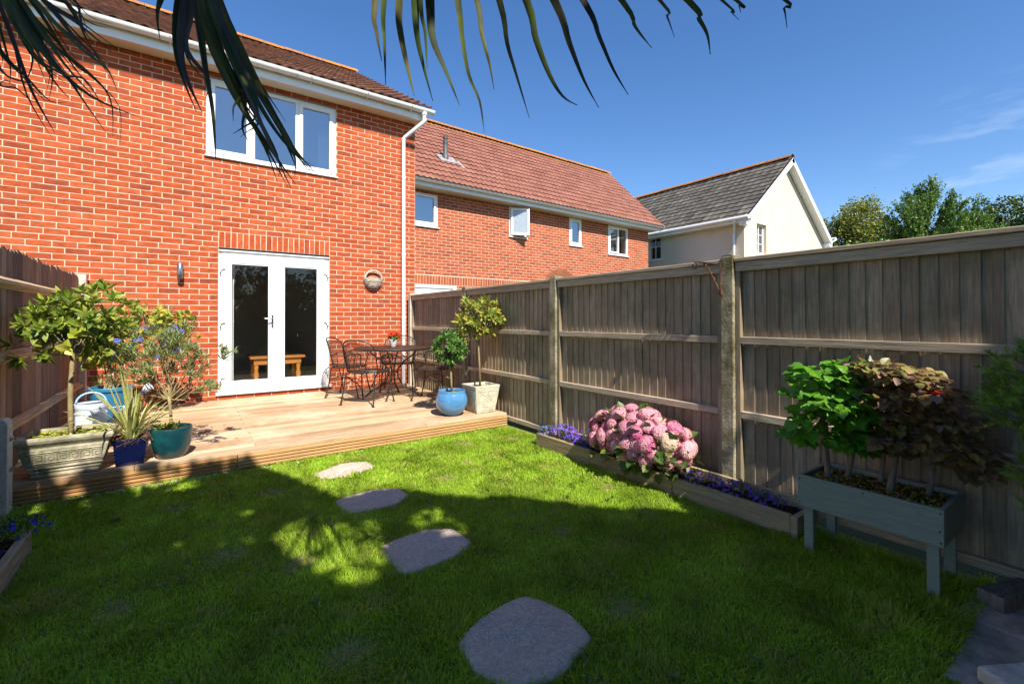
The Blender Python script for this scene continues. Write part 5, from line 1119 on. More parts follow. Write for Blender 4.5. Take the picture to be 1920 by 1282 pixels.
soil_disc((qx, qy, DZ+.30), .145, so)
bs = thing('tall_bay_tree', (qx, qy, DZ+.3), 'tall bay lollipop with yellowing leaves on a thin stem in the square stone pot', 'tree')
trunk([(qx-.01, qy, DZ+.28), (qx-.02, qy, .75), (qx-.035, qy, .98), (qx-.02, qy, 1.15), (qx-.01, qy, 1.27)], [.0135, .012, .011, .011, .009], M['bark'], bs)
cs = sph((2.60, -2.83, 1.33), (.29, .24, .215), 115, .4)+sph((2.42, -2.80, 1.17), (.12, .13, .13), 16, .4)
twigs((qx-.015, qy, 1.17), cs, M['bark_g'], bs, .003)
pieces('leaf', LB_BAY, rosettes(cs, .085, 8), M['bay_y'], bs, 300, 10, stuff_name='leaves')

# ------------------------------------------------------------------ patio table and chairs
TCX, TCY = 2.10, -1.20
tt = thing('patio_table', (TCX, TCY, DZ), 'round dark brown metal mesh patio table with scrolled legs', 'table')
def mesh_grid(name, inside, x0, x1, y0, y1, z, step, r, parent, fz=lambda x, y: 0, M_='mesh'):
    mb = MB(); 
    def seg(a, b): mb.obox(((a[0]+b[0])/2, (a[1]+b[1])/2, (a[2]+b[2])/2), Vector(b)*.5-Vector(a)*.5, Vector((-(b[1]-a[1]), b[0]-a[0], 0)).normalized()*r, (0, 0, r*.6))
    for fam in (0, 1):
        k = -60
        while k < 60:
            pts = []
            for i in range(61):
                t = -1+2*i/60; u = k*step; x = u+t*.7*(1 if fam else -1); y = t*.7*1.0
                if inside(x, y): pts.append((x, y, z+fz(x, y)))
                elif pts: break
            if len(pts) > 1:
                q = [pts[0], pts[len(pts)//2], pts[-1]] if fz(0, .2) or fz(0, -.2) else [pts[0], pts[-1]]
                for a, b in zip(q, q[1:]):
                    if (Vector(a)-Vector(b)).length > .005: seg(a, b)
            k += 1
    o = mb.build(name, M[M_], parent); return o
TH = .72
mb = MB(); 
def at_t(o): o.location = (0, 0, 0)
t0 = mesh_grid('mesh_top', lambda x, y: x*x+y*y < .535**2, 0, 0, 0, 0, 0, .021, .0034, None)
t0.data.transform(Matrix.Translation((0, 0, TH-.004))); t0.parent = tt
MB().lathe([(.528, TH-.03), (.545, TH-.03), (.55, TH-.004), (.545, TH+.004), (.53, TH+.004), (.526, TH-.006)], (TCX, TCY, DZ), 64).v  # (profile kept as reference for the rim below)
rm = MB(); n = 64
rr = [(.526, TH-.028), (.546, TH-.028), (.55, TH-.004), (.545, TH+.003), (.526, TH+.003)]
V = [(TCX+r_*math.cos(2*math.pi*k/n), TCY+r_*math.sin(2*math.pi*k/n), DZ+z) for r_, z in rr for k in range(n)]
rm.add(V, [(i*n+k, i*n+(k+1) % n, ((i+1) % 5)*n+(k+1) % n, ((i+1) % 5)*n+k) for i in range(5) for k in range(n)]).build('rim', M['iron'], tt)
for k in range(4):
    a = math.pi/4+k*math.pi/2+.2; c, s = math.cos(a), math.sin(a)
    P = [(.36, TH-.02), (.30, TH-.10), (.16, TH-.20), (.07, TH-.32), (.07, TH-.42), (.14, TH-.55), (.30, .09), (.36, .035), (.40, .0)]
    P = [(r_, z) for r_, z in P]
    MB().tube([(TCX+r_*c, TCY+r_*s, DZ+z) for r_, z in P], .0115, 8).tube([(TCX+.40*c, TCY+.40*s, DZ), (TCX+.40*c, TCY+.40*s, DZ+.008)], .02, 10).build('leg', M['iron'], tt, smooth=False)
for z_ in (TH-.36, TH-.14): MB().tube([(TCX+(.075 if z_ < .5 else .2)*math.cos(a), TCY+(.075 if z_ < .5 else .2)*math.sin(a), DZ+z_) for a in [2*math.pi*k/20 for k in range(20)]], .006, 6, closed=True).build('brace_ring', M['iron'], tt)
# pot with red flowers on the table
fp = thing('flower_pot', (2.12, -1.16, DZ+TH), 'small white pot of red flowers standing on the patio table', 'plant pot')
sharp_smooth(MB().lathe([(.038, .004), (.04, .006), (.062, .10), (.066, .102), (.066, .115), (.06, .115), (.056, .09)], (2.12, -1.16, DZ+TH), 28).build('pot_body', M['white_pot'], fp))
soil_disc((2.12, -1.16, DZ+TH+.10), .056, fp)
cs = sph((2.13, -1.17, DZ+TH+.155), (.085, .07, .055), 34, .3)
tag(merge('leaves', LB_RND, rosettes(cs, .035, 4), rng.integers(0, 2, 136), M['bay_d'], fp), kind='stuff')
fh = [floret_head(10, 1, 5, .7, .2) for _ in range(2)]
pieces('flower', fh, [tmat(p+np.array((0, -.005, .012)), s=(.016, .016, .013)) for p, d in sph((2.13, -1.175, DZ+TH+.17), (.10, .08, .055), 40, .55) if p[2] > DZ+TH+.12], M['redfl'], fp, 40)

def make_chair():
    t = thing('patio_chair', (0, 0, 0), '', '', 'wrought iron patio chairs')
    sh = .43   # seat height; chair faces +X, back at -X
    def seat_in(x, y): return (abs(x) < .215 and abs(y) < .225 and (x > -.12 or math.hypot(x+.12, y*.55) < .13) and (x < .12 or math.hypot(x-.10, y*.5) < .135))
    mesh_grid('seat', seat_in, 0, 0, 0, 0, sh-.004, .020, .0032, t)
    outline = [(.215, -.13), (.2, -.19), (.15, -.225), (0, -.23), (-.14, -.215), (-.2, -.15), (-.225, 0), (-.2, .15), (-.14, .215), (0, .23), (.15, .225), (.2, .19), (.215, .13), (.23, 0)]
    MB().tube([(x, y, sh) for x, y in outline], .0095, 8, closed=True).build('seat_frame', M['iron'], t)
    # curved barrel back
    def bk(u, v):   # u -1..1 sideways, v 0..1 up
        y = .235*u*(1+.08*v); x = -.22-.09*v+.10*(abs(u)**2.2); return Vector((x, y, sh+v*(.43-.10*abs(u)**3)))
    mb = MB(); n = 16
    mb.tube([bk(-1, .0)]+[bk(-1, .25), bk(-1, .6), bk(-.97, .85)]+[bk(-.9+1.8*i/n, 1) for i in range(n+1)]+[bk(.97, .85), bk(1, .6), bk(1, .25), bk(1, 0)], .0095, 8)
    mb.tube([bk(-.95+1.9*i/n, .90) for i in range(n+1)], .005, 6)
    mb.tube([bk(-1+2*i/n, .06) for i in range(n+1)], .006, 6)
    mb.build('back_frame', M['iron'], t)
    mb = MB()
    for k in range(-26, 27):
        for sgn in (-1, 1):
            pts = []
            for i in range(13):
                v = .07+.82*i/12; u = k*.085+sgn*(v-.5)*1.7
                if abs(u) < .97: pts.append(bk(u, v))
            for a, b in zip(pts[::3], pts[3::3]+[pts[-1]] if pts else []):
                if (b-a).length > .01: mb.obox((a+b)/2, (b-a)/2, Vector((0, .0017, 0)), (.0013, 0, 0))
    mb.build('backrest', M['mesh'], t)
    for s_ in (-1, 1):
        MB().tube([bk(s_*.98, .52), Vector((-.05, s_*.262, sh+.225)), Vector((.12, s_*.268, sh+.225)), Vector((.18, s_*.262, sh+.205)), Vector((.195, s_*.255, sh+.16)), Vector((.17, s_*.245, sh+.06)), Vector((.15, s_*.228, sh))], .009, 8).tube([(.02, s_*.265, sh+.222), (.03, s_*.25, sh+.1), (.02, s_*.232, sh)], .005, 6).tube([(-.08, s_*.262, sh+.222), (-.07, s_*.25, sh+.1), (-.08, s_*.228, sh)], .005, 6).build('armrest', M['iron'], t)
        for fx_ in (-1, 1):
            x0_ = .16 if fx_ > 0 else -.17
            MB().tube([(x0_, s_*.215, sh), (x0_+fx_*.012, s_*.225, sh-.06), (x0_+fx_*.03, s_*.235, .2), (x0_+fx_*.075, s_*.25, .012)], .0095, 8).tube([(x0_+fx_*.075, s_*.25, 0), (x0_+fx_*.075, s_*.25, .01)], .021, 10).build('leg', M['iron'], t)
        MB().tube([(.16+.02, s_*.228, .26), (0, s_*.21, .33), (-.17-.02, s_*.228, .26)], .006, 6).build('stretcher', M['iron'], t)
    return t
def copy_tree(o, parent=None):
    c = o.copy(); col.objects.link(c); c.parent = parent
    for ch in [x for x in bpy.data.objects if x.parent == o]: copy_tree(ch, c)
    return c
ch0 = make_chair()
for i, (x, y, a, lab) in enumerate([(1.64, -1.50, 37, 'patio chair nearest the camera, its curved back to the lawn'), (1.62, -.68, -38, 'patio chair nearest the french door, tucked behind the front chair'),
                                   (2.42, -.60, 242, 'patio chair in the far corner by the downpipe'), (2.52, -1.66, 140, 'patio chair against the fence, half hidden by the bay ball')]):
    o = ch0 if i == 0 else copy_tree(ch0)
    o.location = (x, y, DZ); o.rotation_euler = (0, 0, R(a)); tag(o, lab, 'chair')

# ------------------------------------------------------------------ coffee table inside the room
ct = thing('coffee_table', (1.0, 1.75, .22), 'orange pine table seen through the right leaf of the french door', 'table')
mb = MB().box(.50, 1.36, 1.12, 1.75, .62, .66, .006).build('table_top', M['orange_wood'], ct)
MB().box(.56, 1.30, 1.16, 1.185, .52, .62).box(.56, 1.30, 1.68, 1.705, .52, .62).box(1.275, 1.30, 1.185, 1.68, .52, .62).box(.56, .585, 1.185, 1.68, .52, .62).build('apron', M['orange_wood'], ct)
for x_ in (.60, 1.26):
    for y_ in (1.20, 1.67): sharp_smooth(MB().lathe([(.032, 0), (.04, .02), (.026, .05), (.045, .12), (.028, .2), (.04, .27), (.03, .30), (.04, .31), (.04, .40)], (x_, y_, .22), 16).build('leg', M['orange_wood'], ct))
tag(MB().box(.9, 1.3, 2.35, 2.7, .24, .62, .02).build('footstool', M['curtain']), 'pale box stool in the room behind the orange pine table', 'stool')

# ------------------------------------------------------------------ hydrangea, lobelia
hy = thing('hydrangea', (2.66, -5.2, .1), 'rounded hydrangea covered in faded pink flower heads in the raised bed', 'shrub')
hc = Vector((2.60, -5.26, .29)); hr = (.20, .47, .265)
mb = MB()
for k in range(22):
    d = Vector((rng.normal()*.6, rng.normal(), abs(rng.normal())+.2)).normalized(); e = hc+Vector((d.x*hr[0], d.y*hr[1], d.z*hr[2]))*.8; mb.tube([(2.66+rng.uniform(-.04, .04), -5.2+rng.uniform(-.06, .06), .08), (hc+e)/2-Vector((0, 0, .03)), e], [.006, .005, .003], 5)
mb.build('stems', M['bark_g'], hy)
pos = []
tries = 0
while len(pos) < 64 and tries < 9000:
    tries += 1
    d = Vector((rng.normal(), rng.normal(), rng.normal()))
    if d.length < .1: continue
    d.normalize()
    if d.z < -.35 or d.x > .55: continue
    bl_ = .94+rng.uniform(-.15, .11); p = hc+Vector((d.x*hr[0], d.y*hr[1], d.z*hr[2]))*bl_
    if p.z < .16: continue
    if all((p-q[0]).length > .086 for q in pos): pos.append((p, d))
HB = [floret_head(96, 1, 4, .33, .35, .16) for _ in range(3)]
bl = []
for p, d in pos:
    s_ = rng.uniform(.046, .070)*(.75 if p.z < .25 else 1); x, y, z = orient(d.orthogonal(), d); bl.append(tmat(p, x, y, d, (s_, s_*rng.uniform(.85, 1.1), s_*.62)))
pk = [b for i, b in enumerate(bl) if i % 15 != 3]; cr_ = [b for i, b in enumerate(bl) if i % 15 == 3]
pieces('flower_head', HB, pk, M['pink'], hy, 80, 3); pieces('faded_flower_head', HB, cr_, M['cream_fl'], hy, 80, 4)
lv = []
for p, d in sph(hc, (hr[0]*1.0, hr[1]*1.0, hr[2]*1.0), 150, .80):
    if p[2] < .12: p[2] = .12+rng.uniform(0, .08)
    lv.append(leafm(p, Vector(d)+rv(.6), rng.uniform(.07, .11), (0, 0, 1), rng.uniform(-.4, .4)))
for k in range(14):
    lv.append(leafm((2.50+rng.uniform(-.06, .08), -5.2+rng.uniform(-.42, .42), .16+rng.uniform(-.03, .1)), (-.8+rng.uniform(-.3, .3), rng.normal()*.5, rng.uniform(-.4, .5)), rng.uniform(.07, .1)))
pieces('leaf', LB_RND, lv, M['hydr_leaf'], hy, 160, 5)
FL5 = []
for k in range(3):
    V = []; F = []
    for j in range(5):
        a = 2*math.pi*j/5; c, s = math.cos(a), math.sin(a); b = len(V); L = 1 if j else .8
        V += [(0, 0, 0), (c*.6-s*.35, s*.6+c*.35, .18), (c*L, s*L, .1+.1*k), (c*.6+s*.35, s*.6-c*.35, .18)]; F.append((b, b+3, b+2, b+1))
    FL5.append((V, F))
def clump(name, lab, blobs, nf, nl, mf, fs, base, group=None, leaf='herb', seedv=0):
    t = thing(name, base, lab, 'flowers', group)
    fm = []; lm = []
    for (c, r_), w in blobs:
        for p, d in sph(c, r_, int(nl*w), .1):
            p[2] = max(p[2], base[2]+.01); lm.append(leafm(p, Vector(d)+Vector((0, 0, .7))+rv(.6), rng.uniform(.012, .026)))
        for p, d in sph(c, r_, int(nf*w), .8):
            if d[2] < -.1: continue
            x, y, z = orient(Vector(d).orthogonal(), d); s_ = fs*rng.uniform(.7, 1.2); dd = Vector(d)+rv(.5)+Vector((-.3, -.4, .2)); dd.normalize(); x, y, z = orient(dd.orthogonal(), dd); fm.append(tmat(p, x, y, dd, (s_, s_, s_)))
    tag(merge('foliage', LB_BAY, lm, rng.integers(0, 3, len(lm)), M[leaf], t), kind='stuff')
    pieces('flower', FL5, fm, M[mf], t, 60, seedv, stuff_name='flowers')
clump('lobelia', 'bright violet trailing lobelia at the far end of the raised bed', [(((2.66, -4.30, .17), (.12, .17, .09)), .5), (((2.70, -4.58, .16), (.09, .12, .08)), .2), (((2.62, -4.48, .14), (.08, .12, .05)), .15)], 620, 900, 'violet', .0115, (2.66, -4.3, .09))
clump('lobelia', 'pale lilac straggling lobelia at the very end of the raised bed', [(((2.62, -4.09, .15), (.09, .08, .06)), 1)], 110, 260, 'plumb', .009, (2.62, -4.09, .09))
clump('lobelia', 'dark blue lobelia between the bright violet one and the hydrangea', [(((2.60, -4.66, .13), (.07, .10, .05)), 1)], 60, 260, 'blue_fl', .010, (2.6, -4.66, .09))
clump('lobelia', 'violet blue lobelia in shade between hydrangea and raised planter', [(((2.62, -5.80, .15), (.10, .16, .06)), .35), (((2.64, -6.05, .15), (.10, .14, .05)), .4), (((2.66, -6.24, .13), (.08, .10, .05)), .25)], 330, 700, 'violet', .0115, (2.63, -6.0, .09))
clump('lobelia', 'blue flowers spilling over the timber edge at the left of the lawn', [(((-1.20, -4.25, .15), (.12, .32, .07)), .6), (((-1.10, -4.05, .13), (.14, .12, .08)), .4)], 90, 1000, 'blue_fl', .0135, (-1.2, -4.2, .07))

# ------------------------------------------------------------------ raised planter with small trees
PX0, PX1, PYa, PYb, PZ0, PZ1 = 2.42, 2.80, -7.112, -6.508, .254, .424
pl = thing('raised_planter', (2.54, -6.85, 0), 'sage blue wooden planter box on four legs in front of the right fence', 'planter')
for (a, b, c, d) in ((PX0, PX0+.02, PYa, PYb), (PX1-.02, PX1, PYa, PYb), (PX0+.021, PX1-.021, PYa, PYa+.02), (PX0+.021, PX1-.021, PYb-.02, PYb)):
    MB().box(a, b, c, d, PZ0, PZ1, .002).build('side_board', M['sage'], pl)
MB().box(PX0+.02, PX1-.02, PYa+.02, PYb-.02, PZ0+.002, PZ0+.018).build('base_board', M['bark_g'], pl)
for x_ in (PX0+.025, PX1-.06):
    for y_ in (PYa+.022, PYb-.067): MB().box(x_, x_+.028, y_, y_+.045, -.02, PZ1-.02, .002).build('leg', M['sage'], pl)
MB().box(PX0+.03, PX0+.05, PYa+.07, PYa+.16, PZ0-.012, PZ0).box(PX0+.03, PX0+.05, PYb-.16, PYb-.07, PZ0-.012, PZ0).build('support_batten', M['bedwood'], pl)
soil_patch(PX0+.021, PX1-.021, PYa+.021, PYb-.021, PZ1-.03, 'soil', pl, 'moss', 20, 24, .012)
cl = [leafm((rng.uniform(PX0+.03, PX1-.03), rng.uniform(PYa+.03, PYb-.03), PZ1-.025), (rng.normal(), rng.normal(), .7), rng.uniform(.006, .022)) for _ in range(900)]
tag(merge('moss', LB_RND, cl, rng.integers(0, 2, len(cl)), M['dry'], pl), kind='stuff')
cl = [leafm((rng.uniform(PX0+.03, PX1-.03), rng.uniform(PYa+.03, PYb-.03), PZ1-.022), (rng.normal(), rng.normal(), .7), rng.uniform(.006, .02)) for _ in range(700)]
tag(merge('moss_leaves', LB_RND, cl, rng.integers(0, 2, len(cl)), M['yg_leaf'], pl), kind='stuff')
def bonsai(base, top, r0, lab, lmat, blobs, n, size, name='small_tree', protos=None, nind=200, extra=None, flat=.3):
    t = thing(name, base, lab, 'tree', 'small trees in the raised planter')
    b, tp_ = Vector(base), Vector(top); m1 = b.lerp(tp_, .35)+rv(.012); m2 = b.lerp(tp_, .7)+rv(.015)
    trunk([b-Vector((0, 0, .02)), b+Vector((0, 0, .01)), m1, m2, tp_], [r0*1.7, r0*1.15, r0*.85, r0*.7, r0*.45], M['bark_g'], t)
    rt_ = MB()
    for k in range(4):
        a = rng.uniform(0, 6); rt_.tube([b+Vector((0, 0, .015)), b+Vector((math.cos(a)*r0*2.4, math.sin(a)*r0*2.4, .004)), b+Vector((math.cos(a)*r0*4.5, math.sin(a)*r0*4.5, -.012))], [r0*.6, r0*.4, r0*.15], 5)
    rt_.build('roots', M['bark_g'], t)
    mats = []; br = MB()
    for c, r_, w in blobs:
        cc = Vector(c); br.tube([m2, m2.lerp(cc, .5)+rv(.02), cc], [r0*.45, r0*.3, r0*.15], 5)
        for p, d in sph(c, r_, int(n*w), .25):
            dd = Vector((d[0]*1.0-.25, d[1]-.35, d[2]*.2-.15))+rv(.45)
            mats.append(leafm(p, dd, size*rng.uniform(.65, 1.15), Vector((-.25, -.2, 1))+rv(.3), rng.uniform(-.3, .3)))
            if rng.uniform() < .22: br.tube([cc+(Vector(p)-cc)*.2, p], [.0022, .0012], 3)
    br.build('branches', M['bark_g'], t)
    pieces('leaf', protos or LB_HAZ, mats, M[lmat], t, nind, 12, stuff_name='leaves')
    return t
zS = PZ1-.03
for y_, z_ in ((PYa+.012, PZ1-.018), (PYa+.014, PZ1-.10), (PYa+.012, PZ0+.02), (PYb-.012, PZ1-.02), (PYb-.012, PZ0+.02), ((PYa+PYb)/2, PZ1-.015)):
    MB().tube([(PX0+.001, y_, z_), (PX0-.0015, y_, z_)], .0045, 8).build('screw', M['rust'], pl)
h1 = bonsai((2.58, -6.60, zS), (2.50, -6.60, .84), .015, 'small tree with bright lime-green toothed leaves at the left end of the raised planter', 'hazel',
            [((2.47, -6.60, .99), (.14, .13, .06), .25), ((2.42, -6.66, .86), (.14, .13, .06), .27), ((2.42, -6.62, .75), (.14, .13, .05), .2), ((2.42, -6.58, .665), (.14, .13, .045), .16), ((2.52, -6.52, .90), (.12, .10, .07), .12), ((2.50, -6.70, .80), (.12, .10, .07), .2), ((2.52, -6.72, .68), (.10, .08, .05), .12)], 270, .075, nind=280)
h2 = bonsai((2.68, -6.66, zS), (2.60, -6.75, .86), .012, 'small leaning tree of mixed green and bronze leaves, second from left in the planter', 'hazel',
            [((2.53, -6.74, .90), (.14, .09, .10), .6), ((2.52, -6.72, 1.02), (.14, .10, .045), .4), ((2.54, -6.78, .78), (.14, .11, .06), .4), ((2.54, -6.74, .64), (.15, .12, .05), .45)], 190, .058, nind=90)
b1 = bonsai((2.72, -6.80, zS), (2.62, -6.86, .92), .011, 'small bronze-leaved tree with a thin dark trunk near the middle of the planter', 'bronze',
            [((2.58, -6.82, 1.02), (.15, .13, .05), .5), ((2.62, -6.84, .93), (.17, .13, .05), .5), ((2.62, -6.80, .72), (.16, .14, .07), .4), ((2.66, -6.86, .62), (.14, .12, .05), .3)], 270, .052, protos=LB_RND, nind=200)
b2 = bonsai((2.60, -6.87, zS), (2.58, -6.94, .90), .0155, 'small bronze-leaved tree with the thickest curved pale trunk and spreading roots', 'bronze',
            [((2.56, -6.95, 1.0), (.17, .13, .05), .4), ((2.52, -6.92, .90), (.17, .14, .05), .35), ((2.56, -6.98, .79), (.18, .14, .05), .25), ((2.54, -6.90, .68), (.16, .13, .05), .25), ((2.50, -6.86, 1.03), (.14, .10, .035), .2)], 360, .054, protos=LB_RND, nind=240)
b3 = bonsai((2.70, -7.0, zS), (2.62, -7.06, .88), .012, 'small shaded dark-leaved tree at the right end of the raised planter', 'bronze',
            [((2.58, -7.06, .92), (.18, .12, .05), .35), ((2.60, -7.10, .81), (.20, .13, .06), .4), ((2.62, -7.14, .70), (.2, .12, .06), .25), ((2.60, -7.02, .74), (.18, .16, .06), .3), ((2.66, -7.18, .60), (.15, .12, .07), .25)], 330, .054, protos=LB_RND, nind=200)
tag(merge('red_leaves', LB_RND, [leafm(p, (rng.normal()-.2, rng.normal(), -.2), .05) for p in ((2.52, -7.02, .96), (2.53, -7.06, .955), (2.50, -7.08, .95), (2.54, -7.0, .975), (2.51, -7.09, .94), (2.52, -7.05, .945))], [0, 1, 0, 1, 0, 1], M['red_leaf'], b3), kind='stuff')
tag(merge('pale_leaves', LB_HAZ, [leafm(p, (rng.normal()-.6, rng.normal()*.5-.3, .2), .055, (-.7, -.6, .3)) for p in ((2.50, -6.86, .98), (2.47, -6.80, .905), (2.45, -6.79, .89), (2.50, -6.83, 1.075), (2.49, -6.90, .94), (2.47, -6.93, .915))], [0, 1, 0, 1, 0, 1], M['pale_leaf'], b2), kind='stuff')

# --- pine in a pale pot at the right edge
pp_ = thing('grey_pot', (2.43, -7.52, .012), 'pale grey pot at the right edge holding the pine', 'plant pot')
sharp_smooth(MB().lathe([(.10, 0), (.11, .01), (.14, .22), (.15, .23), (.15, .26), (.135, .26), (.13, .22)], (2.52, -7.50, .012), 30).build('pot_body', M['conc_pale'], pp_))
soil_disc((2.52, -7.50, .245), .13, pp_)
pn = thing('small_pine', (2.52, -7.50, .25), 'bright green small pine with bristly needles at the right edge', 'tree')
trunk([(2.52, -7.50, .2), (2.50, -7.49, .5), (2.53, -7.48, .8), (2.50, -7.47, 1.12)], [.02, .016, .013, .008], M['bark_g'], pn)
NB = []
for k in range(2):
    V = []; F = []
    for j in range(44):
        a = random.uniform(0, 2*math.pi); t = random.uniform(0, 1); d = Vector((math.cos(a)*.75, .7, math.sin(a)*.75)).normalized(); b = len(V); p = Vector((0, t*.9, 0)); s_ = d.cross(Vector((.3, 1, .2))).normalized()*.026
        V += [p-s_, p+s_, p+d*.5]; F.append((b, b+1, b+2))
    NB.append(([tuple(v) for v in V], F))
cs = []
for c, r_, n_ in (((2.40, -7.37, 1.06), (.12, .11, .10), 90), ((2.37, -7.36, .94), (.14, .12, .09), 120), ((2.46, -7.42, .84), (.09, .09, .06), 40), ((2.42, -7.40, .66), (.07, .07, .05), 30), ((2.46, -7.41, .52), (.06, .06, .05), 22), ((2.55, -7.5, .95), (.14, .12, .2), 60)):
    cs += sph(c, r_, n_, .2)
mb = MB()
for p, d in cs[::5]: mb.tube([(2.51, -7.48, p[2]-.05), p], [.004, .002], 4)
mb.build('branches', M['bark_g'], pn)
pieces('needle_spray', NB, [leafm(p, Vector(d)+Vector((-.2, 0, .7))+rv(.3), rng.uniform(.045, .075)) for p, d in cs], M['pine'], pn, 290, 2, stuff_name='needle_sprays')
# ------------------------------------------------------------------ palm: fan fronds hanging into the top of the picture
PT = Vector((-.55, -8.9, 3.25))
pm = thing('fan_palm', (PT.x, PT.y, 0), 'fan palm whose dark drooping fronds hang into the top of the picture', 'palm tree')
MB().tube([(PT.x, PT.y, -.1), (PT.x+.04, PT.y, 1.2), (PT.x, PT.y+.03, 2.3), (PT.x, PT.y, 3.2)], [.15, .12, .12, .13], 14).build('trunk', M['bark_t'], pm, smooth=True)
def ribbon(pts, w0, curl=.35, nsub=3, ph_=0):
    """folded palm segment along a polyline, narrow at the hub, widest past the middle, pointed tip"""
    P = [Vector(p) for p in pts]; Q = []
    for i in range(len(P)-1):
        a, b, c, d = P[max(i-1, 0)], P[i], P[i+1], P[min(i+2, len(P)-1)]
        for j in range(nsub):
            t = j/nsub; Q.append(.5*((2*b)+(c-a)*t+(2*a-5*b+4*c-d)*t*t+(3*b-a-3*c+d)*t**3))
    Q.append(P[-1]); N = len(Q); L = [0]
    for a, b in zip(Q, Q[1:]): L.append(L[-1]+(b-a).length)
    V = []; F = []
    for i, p in enumerate(Q):
        t = L[i]/L[-1]; d = (Q[min(i+1, N-1)]-Q[max(i-1, 0)]).normalized(); s_ = d.cross((CAM-p).normalized()+Vector((.25*math.sin(ph_), 0, .2*math.cos(ph_)))).normalized()
        tw = .5*math.sin(t*4+ph_); nn_ = d.cross(s_); s_ = s_*math.cos(tw)+nn_*math.sin(tw); nn_ = d.cross(s_)
        ww = w0*(.25+1.5*t if t < .5 else 1.0*(1-(t-.5)/.5)**.75)/2; ww = max(ww, w0*.035)
        V += [p-s_*ww+nn_*ww*curl, p, p+s_*ww+nn_*ww*curl]
    for i in range(N-1):
        a = 3*i; F += [(a, a+1, a+4, a+3), (a+1, a+2, a+5, a+4)]
    return V, F
for key, wb_, mk, lab in (('A', .0235, 'palm', None), ('B', .029, 'palm', None), ('C', .014, 'palm', None)):
    segs = list(SEG[key]); hub = Vector(segs[0][0]); base_n = len(segs)
    for s_ in segs[:base_n]:      # thinner torn strips beside the main ones
        for _ in range({'A': 0, 'B': 1, 'C': 1}[key]):
            o_ = rv(.035); k_ = random.uniform(.80, .97); cut_ = max(3, int(round(len(s_)*k_)))
            segs.append([tuple(Vector(p)+o_*(i/len(s_))+rv(.008)*(i > 1)) for i, p in enumerate(s_[:cut_])])
    fr_ = MB().tube([PT, PT.lerp(hub, .5)+Vector((0, 0, .25)), hub], [.014, .011, .009], 8).build('frond', M['palm'], pm)
    for j, s_ in enumerate(segs):
        V, F = ribbon(s_, wb_*random.uniform(.8, 1.15)*(1 if j < base_n else .6), .35, 4, j*1.3)
        MB().add(V, F).build('segment', M['palm_dry' if (key != 'A' and j % 3 == 2) else 'palm'], fr_, smooth=True)
# more fronds of the same crown above and behind the camera
for k, a in enumerate((40, 110, 180, 250, 320, 200, 290)):
    ra = R(a); d = Vector((math.cos(ra), math.sin(ra), 0)); hub = PT+d*.75+Vector((0, 0, .75-.1*(k % 3)))
    if hub.y > -8.4: hub.z += .4
    fr_ = MB().tube([PT, PT+d*.3+Vector((0, 0, .5)), hub], [.014, .011, .009], 6).build('frond', M['palm'], pm)
    mb = MB()
    for j in range(26):
        an = ra+(j-12.5)*.19; dd = Vector((math.cos(an), math.sin(an), .25)); e1_ = hub+dd*.4; V, F = ribbon([hub, e1_, hub+dd*.68-Vector((0, 0, .1))], .035, .3, 3, j); mb.add(V, F)
    mb.build('segments', M['palm'], fr_)

# ------------------------------------------------------------------ trees beyond the fence
QL = [([(-.5, 0, 0), (0, -.28, .1), (.5, 0, -.05), (0, .3, .08)], [(0, 1, 2, 3)]), ([(-.45, .1, 0), (.1, -.35, .1), (.5, .05, .12), (-.05, .32, -.1)], [(0, 1, 2, 3)])]
def leafy_tree(name, base, blobs, lab, lmat, size, n, trunk_r=.12, group='trees beyond the right fence', shell=.35, cat='tree', clump_r=.16, upw=0.0):
    """blobs: (centre, radii, share); leaves sit in many small clumps so that sky shows between them"""
    t = thing(name, base, lab, cat, group)
    top = max(b[0][2] for b in blobs); bx_, by_ = base[0], base[1]
    mb = MB(); trunk_top = Vector((blobs[0][0][0]*.4+bx_*.6, blobs[0][0][1]*.4+by_*.6, top*.8))
    mb.tube([Vector(base), Vector(base).lerp(trunk_top, .5)+rv(.08), trunk_top], [trunk_r, trunk_r*.7, trunk_r*.3], 8).build('trunk', M['bark_t'], t)
    mb = MB(); mats = []
    for c, r_, w in blobs:
        cc = Vector(c); st = Vector(base).lerp(trunk_top, min(1, max(.3, (cc.z-r_[2])/max(trunk_top.z, .1)*.8)))
        mb.tube([st, st.lerp(cc, .6)+rv(.1), cc], [trunk_r*.35, trunk_r*.2, trunk_r*.08], 5)
        per = 26; nc = max(3, int(n*w/per))
        for p, d in sph(c, r_, nc, shell):
            if rng.uniform() < .25: mb.tube([cc, p], [trunk_r*.1, trunk_r*.03], 3)
            cs_ = clump_r*rng.uniform(.6, 1.3)
            for _ in range(per):
                q = p+rng.normal(size=3)*cs_*np.array((1, 1, .75+upw))*.55; x, y, z = orient(rv()+Vector((0, 0, upw)), rv()); s_ = size*rng.uniform(.6, 1.3); mats.append(tmat(q, x, y, z, (s_, s_, s_)))
    mb.build('branches', M['bark_t'], t)
    cr2 = merge('crown', QL, mats, rng.integers(0, 2, len(mats)), M[lmat], t)
    return t
# pale birch-like tree
leafy_tree('birch_tree', (22.6, .0, 0), [((22.5, .35, 4.6), (1.0, 1.0, 1.1), .3), ((22.5, -.55, 5.3), (.9, .85, 1.1), .3), ((22.5, -1.0, 4.3), (1.0, .9, .9), .2), ((22.5, .1, 3.4), (1.3, 1.3, .9), .2)] ,
           'loose pale olive-green birch-like tree just right of the cream gable', 'birch_far', .10, 20000, .10, clump_r=.22, upw=.2)
